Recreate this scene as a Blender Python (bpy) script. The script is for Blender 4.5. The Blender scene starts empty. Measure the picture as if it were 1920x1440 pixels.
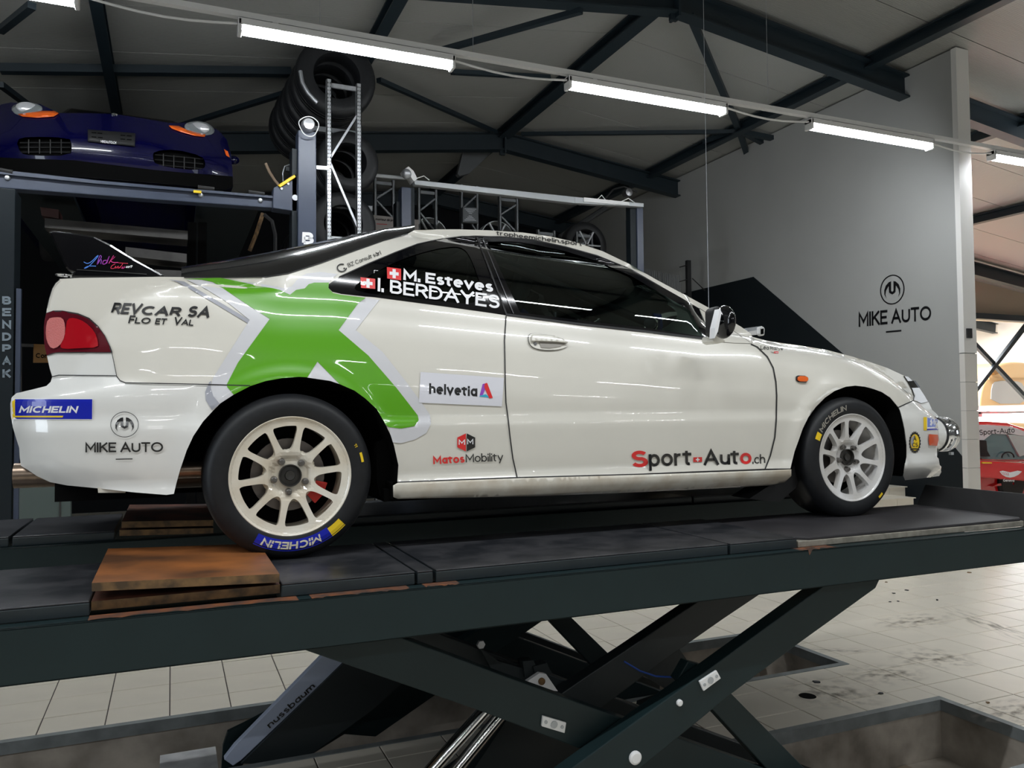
import bpy, bmesh, math, random, os
import numpy as np
from mathutils import Vector, geometry
random.seed(7); rng = np.random.default_rng(7)
PI = math.pi
scn = bpy.context.scene
COL = scn.collection
# ------------------------------------------------------------------ camera
YAW, PITCH, ROLL, FPX, CAMH = 0.40240315, 0.03510752, -0.00899317, 1500.0, 1.55
cy_, sy_ = math.cos(YAW), math.sin(YAW)
_f = np.array([sy_, cy_, 0.0]); _r = np.array([cy_, -sy_, 0.0]); _u = np.array([0, 0, 1.0])
_f2 = _f*math.cos(PITCH)+_u*math.sin(PITCH); _u2 = -_f*math.sin(PITCH)+_u*math.cos(PITCH)
_r3 = _r*math.cos(ROLL)+_u2*math.sin(ROLL); _u3 = -_r*math.sin(ROLL)+_u2*math.cos(ROLL)
CAM = np.array([0, 0, CAMH])
cd = bpy.data.cameras.new('camera'); cam = bpy.data.objects.new('camera', cd); COL.objects.link(cam)
from mathutils import Matrix
mw = Matrix.Identity(4)
for i in range(3):
    mw[i][0], mw[i][1], mw[i][2], mw[i][3] = _r3[i], _u3[i], -_f2[i], CAM[i]
cam.matrix_world = mw
cd.sensor_fit = 'HORIZONTAL'; cd.sensor_width = 36.0; cd.lens = 36.0*FPX/1920.0
cd.clip_start = 0.05; cd.clip_end = 200
scn.camera = cam
# ------------------------------------------------------------------ world, exposure
scn.view_settings.view_transform = 'Standard'; scn.view_settings.look = 'None'
scn.view_settings.gamma = 1.0; scn.view_settings.use_curve_mapping = False
scn.view_settings.exposure = 0.14
w = bpy.data.worlds.new('world'); scn.world = w; w.use_nodes = True
w.node_tree.nodes['Background'].inputs[0].default_value = (0.75, 0.85, 1.0, 1)
w.node_tree.nodes['Background'].inputs[1].default_value = 0.25
# ------------------------------------------------------------------ tube rows behind the camera, lamps beyond the wall, window daylight, added fill
def area(name, loc, sx, sy, power, col=(0.93, 0.97, 1.0), rot=(0, 0, 0)):
    ld = bpy.data.lights.new(name, 'AREA'); ld.shape = 'RECTANGLE'; ld.size = sx; ld.size_y = sy
    ld.energy = power; ld.color = col
    o = bpy.data.objects.new(name, ld); o.location = loc; o.rotation_euler = rot; COL.objects.link(o)
    return o
ROWP = 30
for ry, xs in ((1.35, (-3.2, -1.2, 0.6, 2.55, 4.5)), (-3.8, (-3.5, -1.0, 1.5, 4.0, 6.5)), (-7.6, (-3, 0.5, 4, 7.5))):
    for x in xs:
        area('tube_or_fill_lamp', (x, ry, 4.18), 1.5, 0.05, ROWP)
for x in (12.2, 14.8):
    area('tube_or_fill_lamp', (x, 5.0, 4.2), 1.5, 0.06, 20)
area('tube_or_fill_lamp', (15, 13.5, 4.2), 4.0, 2.5, 1000)  # broad unseen fill panel, added to brighten the room with the van
area('tube_or_fill_lamp', (12.5, 7.3, 4.0), 1.5, 0.1, 14)
for x in (9.9, 12.0): area('tube_or_fill_lamp', (x, 5.7, 4.25), 1.5, 0.1, 34, rot=(math.pi, 0, 0))  # unseen uplights, added to brighten the ceiling beyond the wall
area('window_daylight', (-6.8, 1.5, 2.6), 3.0, 1.6, 90, (0.8, 0.9, 1.0), rot=(0, -math.pi/2, 0))
area('window_daylight', (9.5, -1.5, 2.4), 1.8, 1.2, 14, (0.85, 0.93, 1.0), rot=(0, math.pi/2+.3, -0.6))

def px_ray(q):
    q = np.atleast_2d(np.array(q, float))
    a = (q[:, 0]-960)/FPX; b = (q[:, 1]-720)/FPX
    return a[:, None]*_r3 - b[:, None]*_u3 + _f2
def onY(q, Y): v = px_ray(q); return CAM + v*(Y/v[:, 1:2])
def onX(q, X): v = px_ray(q); return CAM + v*(X/v[:, 0:1])
def onZ(q, Z): v = px_ray(q); return CAM + v*((Z-CAMH)/v[:, 2:3])
def P1(fn, q, c): return fn([q], c)[0]
def to_px(P):
    d = np.atleast_2d(P)-CAM; z = d@_f2
    return np.stack([960+FPX*(d@_r3)/z, 720-FPX*(d@_u3)/z], 1)
# ------------------------------------------------------------------ materials
MATS = {}
def mat(name, col, rough=0.5, metal=0.0, coat=0.0, emit=0.0, spec=0.5, noise=0.0, nscale=20.0, bump=0.0, bscale=60.0,
        dark=None, wave=None, coatr=0.03):
    if name in MATS: return MATS[name]
    m = bpy.data.materials.new(name); m.use_nodes = True; nt = m.node_tree; b = nt.nodes['Principled BSDF']
    c4 = (*col, 1)
    b.inputs['Base Color'].default_value = c4
    b.inputs['Roughness'].default_value = rough; b.inputs['Metallic'].default_value = metal
    b.inputs['Coat Weight'].default_value = coat; b.inputs['Coat Roughness'].default_value = coatr
    b.inputs['Specular IOR Level'].default_value = spec
    if emit: b.inputs['Emission Color'].default_value = c4; b.inputs['Emission Strength'].default_value = emit
    tc = nt.nodes.new('ShaderNodeTexCoord')
    if noise:
        n = nt.nodes.new('ShaderNodeTexNoise'); n.inputs['Scale'].default_value = nscale; n.inputs['Detail'].default_value = 6
        nt.links.new(tc.outputs['Object'], n.inputs['Vector'])
        r = nt.nodes.new('ShaderNodeValToRGB'); r.color_ramp.elements[0].position = 0.35; r.color_ramp.elements[1].position = 0.65
        d = dark or tuple(c*(1-noise) for c in col)
        r.color_ramp.elements[0].color = (*d, 1); r.color_ramp.elements[1].color = c4
        nt.links.new(n.outputs['Fac'], r.inputs['Fac']); nt.links.new(r.outputs['Color'], b.inputs['Base Color'])
    if bump or wave:
        bp = nt.nodes.new('ShaderNodeBump'); bp.inputs['Strength'].default_value = bump or wave[2]; bp.inputs['Distance'].default_value = 0.004
        if wave:
            t = nt.nodes.new('ShaderNodeTexWave'); t.bands_direction = wave[0]; t.inputs['Scale'].default_value = wave[1]; t.inputs['Distortion'].default_value = 0
            nt.links.new(tc.outputs['Object'], t.inputs['Vector']); nt.links.new(t.outputs['Fac'], bp.inputs['Height'])
        else:
            t = nt.nodes.new('ShaderNodeTexNoise'); t.inputs['Scale'].default_value = bscale; t.inputs['Detail'].default_value = 4
            nt.links.new(tc.outputs['Object'], t.inputs['Vector']); nt.links.new(t.outputs['Fac'], bp.inputs['Height'])
        nt.links.new(bp.outputs['Normal'], b.inputs['Normal'])
    MATS[name] = m
    return m
def glassmat(name, tint, mixf, rough=0.01):
    m = bpy.data.materials.new(name); m.use_nodes = True; nt = m.node_tree; nt.nodes.clear()
    o = nt.nodes.new('ShaderNodeOutputMaterial'); t = nt.nodes.new('ShaderNodeBsdfTransparent'); g = nt.nodes.new('ShaderNodeBsdfGlossy')
    g.inputs['Roughness'].default_value = rough; g.inputs['Color'].default_value = (0.9, 1, 0.97, 1)
    t.inputs['Color'].default_value = (*tint, 1)
    f = nt.nodes.new('ShaderNodeFresnel'); f.inputs['IOR'].default_value = mixf
    mx = nt.nodes.new('ShaderNodeMixShader')
    nt.links.new(f.outputs[0], mx.inputs[0]); nt.links.new(t.outputs[0], mx.inputs[1]); nt.links.new(g.outputs[0], mx.inputs[2]); nt.links.new(mx.outputs[0], o.inputs[0])
    MATS[name] = m
    return m
paint = mat('white_paint', (0.74, 0.715, 0.645), 0.28, coat=1.0, noise=0.03, nscale=3)
paint2 = mat('bumper_paint', (0.78, 0.775, 0.745), 0.3, coat=1.0, noise=0.03, nscale=4)
dirty = mat('dirty_paint', (0.72, 0.69, 0.61), 0.35, coat=0.6, noise=0.18, nscale=9, dark=(0.55, 0.48, 0.38))
blackgloss = mat('black_gloss', (0.002, 0.002, 0.003), 0.12, coat=0.5, spec=0.3)
blackrub = mat('black_rubber', (0.012, 0.012, 0.013), 0.6)
tyrem = mat('tyre_rubber', (0.012, 0.013, 0.015), 0.5, noise=0.25, nscale=40, spec=0.35)
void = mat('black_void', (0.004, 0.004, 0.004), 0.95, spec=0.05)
glass = glassmat('side_glass', (0.12, 0.155, 0.15), 1.5)
glassd = glassmat('dark_glass', (0.05, 0.07, 0.065), 1.5)
green = mat('green_vinyl', (0.105, 0.38, 0.006), 0.3, coat=0.9)
vwhite = mat('pale_vinyl', (0.66, 0.66, 0.69), 0.35, coat=0.6)
vgrey = mat('grey_vinyl', (0.36, 0.37, 0.42), 0.35, coat=0.6)
black = mat('black_vinyl', (0.008, 0.008, 0.009), 0.3, coat=0.5)
white = mat('white_vinyl', (0.85, 0.85, 0.87), 0.35)
red = mat('red_vinyl', (0.75, 0.02, 0.02), 0.35, coat=0.5)
blue = mat('blue_vinyl', (0.005, 0.015, 0.42), 0.3, coat=0.5)
yellow = mat('yellow_vinyl', (0.9, 0.62, 0.02), 0.35)
cyan = mat('cyan_vinyl', (0.03, 0.42, 0.6), 0.35)
purple = mat('purple_vinyl', (0.3, 0.06, 0.5), 0.35)
pink = mat('pink_vinyl', (0.8, 0.05, 0.3), 0.35)
chrome = mat('chrome', (0.85, 0.86, 0.88), 0.08, metal=1)
steel = mat('dull_steel', (0.35, 0.35, 0.36), 0.4, metal=1, noise=0.2)
rimw = mat('cream_wheel_paint', (0.82, 0.78, 0.68), 0.32, coat=0.5, noise=0.22, nscale=9, dark=(0.68, 0.60, 0.47))
rimw2 = mat('white_wheel_paint', (0.74, 0.73, 0.72), 0.35, coat=0.5, noise=0.22, nscale=8, dark=(0.60, 0.57, 0.53))
tailred = mat('red_lens', (0.42, 0.004, 0.012), 0.15, coat=1)
taildark = mat('dark_red_lens', (0.10, 0.004, 0.012), 0.12, coat=1)
tailpink = mat('pale_red_lens', (0.62, 0.16, 0.15), 0.2, coat=1, bump=0.6, bscale=300)
orange = mat('amber_lens', (0.85, 0.13, 0.01), 0.2, coat=1)
liftg = mat('lift_green_grey', (0.009, 0.021, 0.023), 0.45, spec=0.3, noise=0.12, nscale=6)
liftd = mat('lift_dark', (0.012, 0.018, 0.020), 0.5)
platem = mat('deck_steel', (0.050, 0.050, 0.055), 0.36, noise=0.45, nscale=9, dark=(0.018, 0.020, 0.024), bump=0.15, bscale=40)
rubmat = mat('rubber_deck', (0.030, 0.028, 0.032), 0.55, noise=0.35, nscale=7)
wood = mat('stained_plywood', (0.36, 0.125, 0.035), 0.42, noise=0.6, nscale=4, dark=(0.10, 0.045, 0.022), bump=0.2, bscale=30)
woodedge = mat('plywood_edge', (0.20, 0.11, 0.04), 0.6, noise=0.6, nscale=25, dark=(0.06, 0.035, 0.015))
woodd = mat('dark_plywood', (0.16, 0.055, 0.03), 0.5, noise=0.6, nscale=6, dark=(0.03, 0.02, 0.018))
rust = mat('rust', (0.20, 0.065, 0.022), 0.7, noise=0.6, nscale=20, dark=(0.07, 0.04, 0.03))
tilem = mat('cream_tile', (0.84, 0.775, 0.66), 0.28, noise=0.12, nscale=2.2, bump=0.03, bscale=30)
tileb = mat('brown_tile', (0.33, 0.26, 0.19), 0.4, noise=0.3, nscale=8)
grout = mat('grout', (0.07, 0.06, 0.05), 0.9)
concrete = mat('stained_concrete', (0.46, 0.41, 0.35), 0.85, noise=0.6, nscale=3.5, dark=(0.19, 0.165, 0.135), bump=0.3, bscale=20)
pitframe = mat('pit_edge_steel', (0.22, 0.24, 0.24), 0.6, noise=0.3, nscale=10)
beamm = mat('blue_black_steel', (0.012, 0.022, 0.030), 0.5)
roofm = mat('roof_panel', (0.33, 0.335, 0.32), 0.42, wave=('Y', 16, 0.5))
wallw = mat('grey_white_wall', (0.40, 0.405, 0.395), 0.6, noise=0.04, nscale=1.5)
walltrim = mat('white_trim', (0.80, 0.79, 0.77), 0.5)
walltile = mat('wall_tile', (0.74, 0.71, 0.67), 0.35)
wallblack = mat('black_wall_paint', (0.006, 0.010, 0.013), 0.55)
unlitblack = mat('unlit_black', (0.007, 0.008, 0.010), 0.7, spec=0.15)  # near-black colour carries the darkness where no tube reaches the back wall
wallgrey = mat('rear_hall_wall', (0.10, 0.10, 0.10), 0.7)
galv = mat('galvanised', (0.55, 0.57, 0.6), 0.38, metal=0.7, noise=0.2, nscale=30)
postb = mat('blue_grey_paint', (0.048, 0.062, 0.100), 0.38, noise=0.1, nscale=5)
postd = mat('dark_post_paint', (0.009, 0.014, 0.018), 0.5, spec=0.25)
navy = mat('navy_paint', (0.001, 0.001, 0.030), 0.25, coat=0.6, spec=0.2)
lampw = mat('lamp_housing', (0.8, 0.8, 0.8), 0.4)
lighton = mat('lit_tube', (0.93, 0.97, 1.0), 0.5, emit=72.0)
lightoff = mat('unlit_tube', (0.5, 0.5, 0.52), 0.4)
yel = mat('yellow_plastic', (0.85, 0.55, 0.01), 0.4)
silver = mat('silver_bar', (0.42, 0.44, 0.46), 0.4, metal=0.3)
beige = mat('beige_panel', (0.42, 0.36, 0.28), 0.6)
beigec = mat('beige_van_paint', (0.72, 0.50, 0.25), 0.4, coat=0.4)
redc = mat('red_car_paint', (0.70, 0.008, 0.015), 0.25, coat=1.0)
whitewall = mat('white_blockwork', (0.85, 0.83, 0.78), 0.7)
lens = mat('lamp_lens', (0.55, 0.56, 0.58), 0.12, coat=1, metal=0.3, bump=0.5, bscale=60)
bluep = mat('blue_plastic', (0.01, 0.07, 0.4), 0.4)
seatm = mat('seat_fabric', (0.012, 0.014, 0.016), 0.8)
cagem = mat('cage_padding', (0.05, 0.065, 0.07), 0.6)
discm = mat('brake_disc', (0.20, 0.18, 0.17), 0.35, metal=0.8)
calip = mat('red_caliper', (0.7, 0.03, 0.02), 0.4)
greyboard = mat('grey_shelf_board', (0.05, 0.047, 0.045), 0.7, noise=0.4, nscale=8)
posterm = mat('poster_paper', (0.22, 0.20, 0.19), 0.7)
# ------------------------------------------------------------------ object helpers
def link(o, parent=None):
    COL.objects.link(o)
    if parent is not None: o.parent = parent
    return o
def tag(o, label=None, cat=None, group=None, kind=None):
    if label: o['label'] = label
    if cat: o['category'] = cat
    if group: o['group'] = group
    if kind: o['kind'] = kind
    return o
def thing(name, label, cat, loc=(0, 0, 0), group=None):
    o = bpy.data.objects.new(name, None); o.empty_display_size = 0.1; COL.objects.link(o); o['home'] = [0.0, 0.0, 0.0]
    if loc is not None: o.location = loc
    return tag(o, label, cat, group)
def obj(name, verts, faces, mats, parent=None, smooth=False, mi=None, label=None):
    me = bpy.data.meshes.new(name)
    V = [tuple(map(float, v)) for v in verts]
    if parent is not None and parent.type == 'EMPTY':
        L = parent.location; V = [(a-L[0], b-L[1], c-L[2]) for a, b, c in V]
    elif parent is not None and parent.parent is not None and parent.parent.type == 'EMPTY':
        L = parent.parent.location; V = [(a-L[0], b-L[1], c-L[2]) for a, b, c in V]
    me.from_pydata(V, [], [tuple(map(int, f)) for f in faces])
    if not isinstance(mats, (list, tuple)): mats = [mats]
    for m in mats: me.materials.append(m)
    if mi is not None:
        for p, k in zip(me.polygons, mi): p.material_index = k
    if smooth: me.polygons.foreach_set('use_smooth', [True]*len(me.polygons))
    me.update()
    o = bpy.data.objects.new(name, me); link(o, parent)
    if label: o['label'] = label
    return o
class MB:
    def __init__(s): s.v = []; s.f = []; s.m = []
    def add(s, v, f, m=0):
        n = len(s.v); s.v += [tuple(p) for p in v]; s.f += [tuple(i+n for i in q) for q in f]; s.m += [m]*len(f); return s
    def box(s, a, b, m=0, top=None):
        (x0, y0, z0), (x1, y1, z1) = a, b
        v = [(x0, y0, z0), (x1, y0, z0), (x1, y1, z0), (x0, y1, z0), (x0, y0, z1), (x1, y0, z1), (x1, y1, z1), (x0, y1, z1)]
        return s.add(v, [(0, 3, 2, 1), (4, 5, 6, 7), (0, 1, 5, 4), (1, 2, 6, 5), (2, 3, 7, 6), (3, 0, 4, 7)], m)
    def bar(s, p, q, w, h, m=0, up=(0, 0, 1)):
        p, q, up = Vector(p), Vector(q), Vector(up); d = (q-p).normalized(); sx = d.cross(up)
        if sx.length < 1e-4: sx = d.cross(Vector((1, 0, 0)))
        sx.normalize(); sz = sx.cross(d).normalized(); c = []
        for e in (p, q):
            for i, j in ((-1, -1), (1, -1), (1, 1), (-1, 1)): c.append(e+sx*(i*w/2)+sz*(j*h/2))
        return s.add(c, [(0, 1, 2, 3), (7, 6, 5, 4), (0, 4, 5, 1), (1, 5, 6, 2), (2, 6, 7, 3), (3, 7, 4, 0)], m)
    def ibar(s, p, q, w, h, tf=0.018, tw=0.012, m=0):
        p, q = Vector(p), Vector(q); d = (q-p).normalized(); sx = d.cross(Vector((0, 0, 1))).normalized(); sz = sx.cross(d).normalized()
        pr = [(-w/2, -h/2), (w/2, -h/2), (w/2, -h/2+tf), (tw/2, -h/2+tf), (tw/2, h/2-tf), (w/2, h/2-tf), (w/2, h/2), (-w/2, h/2), (-w/2, h/2-tf), (-tw/2, h/2-tf), (-tw/2, -h/2+tf), (-w/2, -h/2+tf)]
        v = [e+sx*a+sz*b for e in (p, q) for a, b in pr]
        n = 12; f = [tuple((i, i+n, (i+1) % n+n, (i+1) % n)) for i in range(n)] + [tuple(range(n))[::-1], tuple(range(n, 2*n))]
        return s.add(v, f, m)
    def tube(s, pts, r, n=10, m=0, cap=True):
        pts = [Vector(p) for p in pts]; V = []; F = []
        rr = r if isinstance(r, (list, tuple)) else [r]*len(pts)
        up = Vector((0, 0, 1))
        for i, p in enumerate(pts):
            d = (pts[min(i+1, len(pts)-1)]-pts[max(i-1, 0)]).normalized()
            a = d.cross(up)
            if a.length < 1e-3: a = d.cross(Vector((0, 1, 0)))
            a.normalize(); b = a.cross(d)
            for k in range(n):
                t = 2*PI*k/n; V.append(p+a*(math.cos(t)*rr[i])+b*(math.sin(t)*rr[i]))
        for i in range(len(pts)-1):
            for k in range(n): F.append((i*n+k, i*n+(k+1) % n, (i+1)*n+(k+1) % n, (i+1)*n+k))
        if cap: F += [tuple(range(n))[::-1], tuple(range((len(pts)-1)*n, len(pts)*n))]
        return s.add(V, F, m)
    def lathe(s, c, prof, axis=(0, 1, 0), n=48, m=0, closed=False):
        c, ax = Vector(c), Vector(axis).normalized(); a = ax.cross(Vector((0, 0, 1)))
        if a.length < 1e-3: a = ax.cross(Vector((1, 0, 0)))
        a.normalize(); b = ax.cross(a); V = []; F = []; k = len(prof)
        for i in range(n):
            t = 2*PI*i/n
            for r, h in prof: V.append(c+ax*h+(a*math.cos(t)+b*math.sin(t))*r)
        for i in range(n):
            j = (i+1) % n
            for q in range(k-1 if not closed else k):
                q2 = (q+1) % k; F.append((i*k+q, j*k+q, j*k+q2, i*k+q2))
        return s.add(V, F, m)
    def prism(s, poly, ext, m=0):
        n = len(poly); v = [Vector(p) for p in poly]; e = Vector(ext); v2 = [p+e for p in v]
        f = [(i, (i+1) % n, (i+1) % n+n, i+n) for i in range(n)]+[tuple(range(n))[::-1], tuple(range(n, 2*n))]
        return s.add(v+v2, f, m)
    def sphere(s, c, r, n=12, m=0):
        rx, ry, rz = r if isinstance(r, (tuple, list)) else (r, r, r); V = []; F = []; k = n//2+1
        for i in range(k):
            ph = PI*i/(k-1)
            for j in range(n):
                t = 2*PI*j/n; V.append((c[0]+rx*math.sin(ph)*math.cos(t), c[1]+ry*math.sin(ph)*math.sin(t), c[2]+rz*math.cos(ph)))
        for i in range(k-1):
            for j in range(n): F.append((i*n+j, i*n+(j+1) % n, (i+1)*n+(j+1) % n, (i+1)*n+j))
        return s.add(V, F, m)
    def obj(s, name, mats, parent=None, smooth=False, label=None, bevel=0):
        o = obj(name, s.v, s.f, mats, parent, smooth, s.m, label)
        if smooth: autosmooth(o, 40)
        if bevel:
            b = o.modifiers.new('b', 'BEVEL'); b.width = bevel; b.segments = 2; b.limit_method = 'ANGLE'
        return o
def autosmooth(o, ang=35):
    me = o.data; bm = bmesh.new(); bm.from_mesh(me)
    for f in bm.faces: f.smooth = True
    for e in bm.edges:
        if len(e.link_faces) == 2 and e.calc_face_angle(0) > math.radians(ang): e.smooth = False
    bm.to_mesh(me); bm.free(); return o
def struct(o): o['kind'] = 'structure'; return o
def slab(px, Y0, Y1, m=0, mb=None):
    """solid whose front outline, read off the photo, stands on the plane Y0 and which reaches back to Y1"""
    mb = mb or MB(); mb.prism([Vector(p) for p in onY(px, Y0)], (0, Y1-Y0, 0), m); return mb
# ------------------------------------------------------------------ 2D meshing helpers
def dens(loop, step):
    out = []
    L = len(loop)
    for i in range(L):
        a = np.array(loop[i], float); b = np.array(loop[(i+1) % L], float); k = max(1, int(np.linalg.norm(b-a)/step))
        for j in range(k): out.append(tuple(a+(b-a)*j/k))
    return out
def chaikin(loop, n=1, closed=True):
    for _ in range(n):
        o = []; L = len(loop)
        for i in range(L if closed else L-1):
            a = np.array(loop[i]); b = np.array(loop[(i+1) % L]); o += [tuple(a*.75+b*.25), tuple(a*.25+b*.75)]
        loop = o
    return loop
def inside(pts, loops):
    pts = np.asarray(pts, float); c = np.zeros(len(pts), bool)
    for lp in loops:
        lp = np.asarray(lp, float); x, y = pts[:, 0], pts[:, 1]
        for i in range(len(lp)):
            x0, y0 = lp[i]; x1, y1 = lp[i-1]
            if y0 == y1: continue
            k = ((y0 > y) != (y1 > y)) & (x < (x1-x0)*(y-y0)/(y1-y0)+x0); c ^= k
    return c
def cdt(loops, step):
    """triangulate the area inside the loops (even-odd) with an interior grid"""
    V = []; E = []
    for lp in loops:
        n0 = len(V); V += [Vector((p[0], p[1])) for p in lp]; k = len(lp); E += [(n0+i, n0+(i+1) % k) for i in range(k)]
    A = np.array([tuple(v) for v in V]); lo, hi = A.min(0), A.max(0)
    gx, gy = np.meshgrid(np.arange(lo[0]+step/2, hi[0], step), np.arange(lo[1]+step/2, hi[1], step)); G = np.stack([gx.ravel(), gy.ravel()], 1)
    if len(G):
        G = G[inside(G, loops)]
        if len(G):
            d = np.min(((G[:, None, :]-A[None, :, :])**2).sum(2), 1); G = G[d > (step*.4)**2]
        V += [Vector((float(g[0]), float(g[1]))) for g in G]
    vo, _, fo, *_r_ = geometry.delaunay_2d_cdt(V, E, [], 0, 1e-7)
    vo = np.array([tuple(v) for v in vo]); F = [f for f in fo if len(f) == 3]
    cen = np.array([vo[list(f)].mean(0) for f in F]); k = inside(cen, loops)
    return vo, [f for f, i in zip(F, k) if i]
# ------------------------------------------------------------------ the rally car's side surface y = S(x, z)
def table(xs, ys, sig, lo, hi):
    n = 4000; g = np.linspace(lo, hi, n); v = np.interp(g, xs, ys); k = max(1, int(3*sig/(hi-lo)*n))
    ker = np.exp(-0.5*(np.arange(-k, k+1)*(hi-lo)/n/sig)**2); ker /= ker.sum()
    v = np.convolve(np.pad(v, k, mode='edge'), ker, 'valid'); return lambda q: np.interp(q, g, v)
_low = table([1.10, 1.20, 1.235, 1.27, 1.300, 1.315, 1.36, 1.42, 1.515, 1.530, 1.60, 1.75, 2.5],
             [0.16, 0.06, 0.010, -0.004, 0.000, 0.016, 0.009, 0.005, 0.000, 0.012, 0.010, 0.012, 0.012], 0.006, 1.0, 2.6)
_up = table([1.5, 1.66, 1.76, 1.84, 1.90, 1.935, 1.965, 1.985, 2.03, 2.08, 2.14, 2.20, 2.27, 2.31, 2.335, 2.35, 2.36],
            [0.0, 0.004, 0.016, 0.036, 0.058, 0.076, 0.093, 0.100, 0.114, 0.134, 0.164, 0.205, 0.272, 0.328, 0.39, 0.45, 0.55], 0.012, 1.0, 2.6)
_fen = table([-0.1, 0, 0.010, 0.025, 0.05, 0.085, 0.13, 0.20, 0.30, 1.0], [0.60, 0.25, 0.205, 0.150, 0.108, 0.074, 0.046, 0.020, 0.004, 0.0], 0.008, -0.3, 1.0)
_upr = table([1.5, 1.66, 1.78, 1.88, 1.94, 1.970, 1.985, 1.995, 2.003, 2.012, 2.1], [0.0, 0.004, 0.014, 0.032, 0.048, 0.060, 0.072, 0.090, 0.13, 0.30, 0.6], 0.003, 1.0, 2.6)
_hs = onY([(1380, 622), (1409, 631), (1430, 637), (1450, 641), (1500, 648), (1550, 656), (1600, 669), (1632, 679), (1664, 690), (1695, 704.5), (1713, 716), (1725, 729), (1733, 741), (1741, 753.5)], 3.07)
_T = table(list(_hs[:, 0]), list(_hs[:, 2]+0.002), 0.02, 2.0, 4.4)
_pr = table([-1.0, -0.62, -0.575, -0.53, -0.46, -0.38, -0.28, -0.15, 0.05, 0.4], [1.5, 0.75, 0.42, 0.26, 0.155, 0.095, 0.052, 0.020, 0.002, 0.0], 0.02, -1.2, 1.0)
_shr = table([1.0, 1.24, 1.30, 1.38, 1.60, 1.635, 1.67, 1.80, 1.95, 2.02, 2.3], [0.22, 0.16, 0.09, 0.035, 0.0, 0.02, 0.105, 0.12, 0.132, 0.14, 0.16], 0.010, 0.9, 2.5)
_pf = table([3.0, 3.30, 3.45, 3.55, 3.64, 3.71, 3.76, 3.80, 3.86, 4.2], [0, 0.002, 0.012, 0.030, 0.060, 0.105, 0.17, 0.28, 0.60, 2.0], 0.012, 2.5, 4.6)
_shf = table([1.0, 1.28, 1.33, 1.42, 1.46, 1.52, 1.55, 1.60, 1.68, 1.78, 2.2], [0.0, -0.01, 0.00, 0.00, 0.00, 0.01, 0.07, 0.12, 0.21, 0.32, 0.6], 0.010, 0.9, 2.5)
def ssm(a, b, x): t = np.clip((x-a)/(b-a), 0, 1); return t*t*(3-2*t)
HUB = ((0.382, 1.336), (2.952, 1.322))
YC = 3.70
_cap = table([-0.7, -0.47, -0.33, 0.0, 0.25, 0.6, 0.95, 1.8, 2.15, 2.45, 2.8, 4.2], [3.12, 3.08, 2.99, 2.955, 3.01, 3.13, 3.24, 3.24, 3.20, 3.14, 3.10, 3.10], 0.05, -1.0, 4.4)
def S(x, z):
    return np.minimum(S0(x, z), _cap(np.asarray(x, float)))
def S0(x, z):
    x = np.asarray(x, float); z = np.asarray(z, float)
    zs = z + np.clip(x-0.55, 0, 1.8)*0.070
    wf = ssm(2.15, 2.5, x)
    wr_ = ssm(0.02, 0.40, x); up0 = _up(zs)*wr_ + _upr(z)*(1-wr_)
    up = up0*(1-wf) + _fen(_T(x)-z)*wf
    y = 2.845 + _low(z) + up
    y = y + _pr(x-_shr(z)+0.0) + _pf(x+_shf(z)) + 0.012*((x-1.6)/1.6)**2
    for hx, hz in HUB:
        r = np.sqrt((x-hx)**2+(z-hz)**2); y = y - 0.014*np.exp(-((r-0.345)/0.035)**2)*(z > 1.2)
    return y
def hit(q):
    """where the sight line through photo pixels q meets the side surface"""
    v = px_ray(q); n = len(v); T = np.linspace(2.70, 3.32, 200)
    P = CAM[None, None]+v[:, None]*(T[None, :, None]/v[:, None, 1:2])
    g = P[..., 1]-S(P[..., 0], P[..., 2]); out = np.empty((n, 3))
    for i in range(n):
        k = np.where((g[i, :-1] < 0) & (g[i, 1:] >= 0))[0]
        if len(k):
            a, b = T[k[0]], T[k[0]+1]; ga, gb = g[i, k[0]], g[i, k[0]+1]; t = a-(b-a)*ga/(gb-ga)
        elif g[i, 0] >= 0: t = T[0]
        else: t = T[np.argmax(g[i])]
        out[i] = CAM+v[i]*(t/v[i, 1])
    return out
def toward(P, off): d = CAM-P; return P+d/np.linalg.norm(d, axis=1)[:, None]*off
MIRR = []
def panel(name, loops, m, parent, off=0.0, step=0.02, mirror=False, thick=0.0, label=None, pxstep=9):
    L2 = []
    for lp in loops:
        H = hit(dens(lp, pxstep)); q = [tuple(H[0][[0, 2]])]
        for p in H[1:, [0, 2]]:
            if math.hypot(p[0]-q[-1][0], p[1]-q[-1][1]) > 0.002: q.append(tuple(p))
        L2.append(q)
    v, f = cdt(L2, step)
    y = S(v[:, 0], v[:, 1]); V = np.stack([v[:, 0], y, v[:, 1]], 1)
    V[:, 1] += off
    a = V[list(f[0])]; nrm = np.cross(a[1]-a[0], a[2]-a[0])
    if nrm[1] > 0: f = [t[::-1] for t in f]
    o = obj(name, V, f, m, parent, smooth=True, label=label)
    if thick:
        sm = o.modifiers.new('s', 'SOLIDIFY'); sm.thickness = thick; sm.offset = -1
    if mirror:
        V2 = V.copy(); V2[:, 1] = 2*YC-V2[:, 1]; o2 = obj(name, V2, [t[::-1] for t in f], m, parent, smooth=True)
    return o
def bridge(name, P, m, parent, bulge=(0, 0, 0), n=16, pw=1.0, label=None):
    P = np.asarray(P); V = []; F = []; k = len(P)
    for j in range(n+1):
        t = j/n; s = (4*t*(1-t))**pw
        for p in P: V.append((p[0]+bulge[0]*s, p[1]+(2*YC-2*p[1])*t, p[2]+bulge[2]*s))
    for j in range(n):
        for i in range(k-1): F.append((j*k+i, j*k+i+1, (j+1)*k+i+1, (j+1)*k+i))
    return obj(name, V, F, m, parent, smooth=True, label=label)
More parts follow.
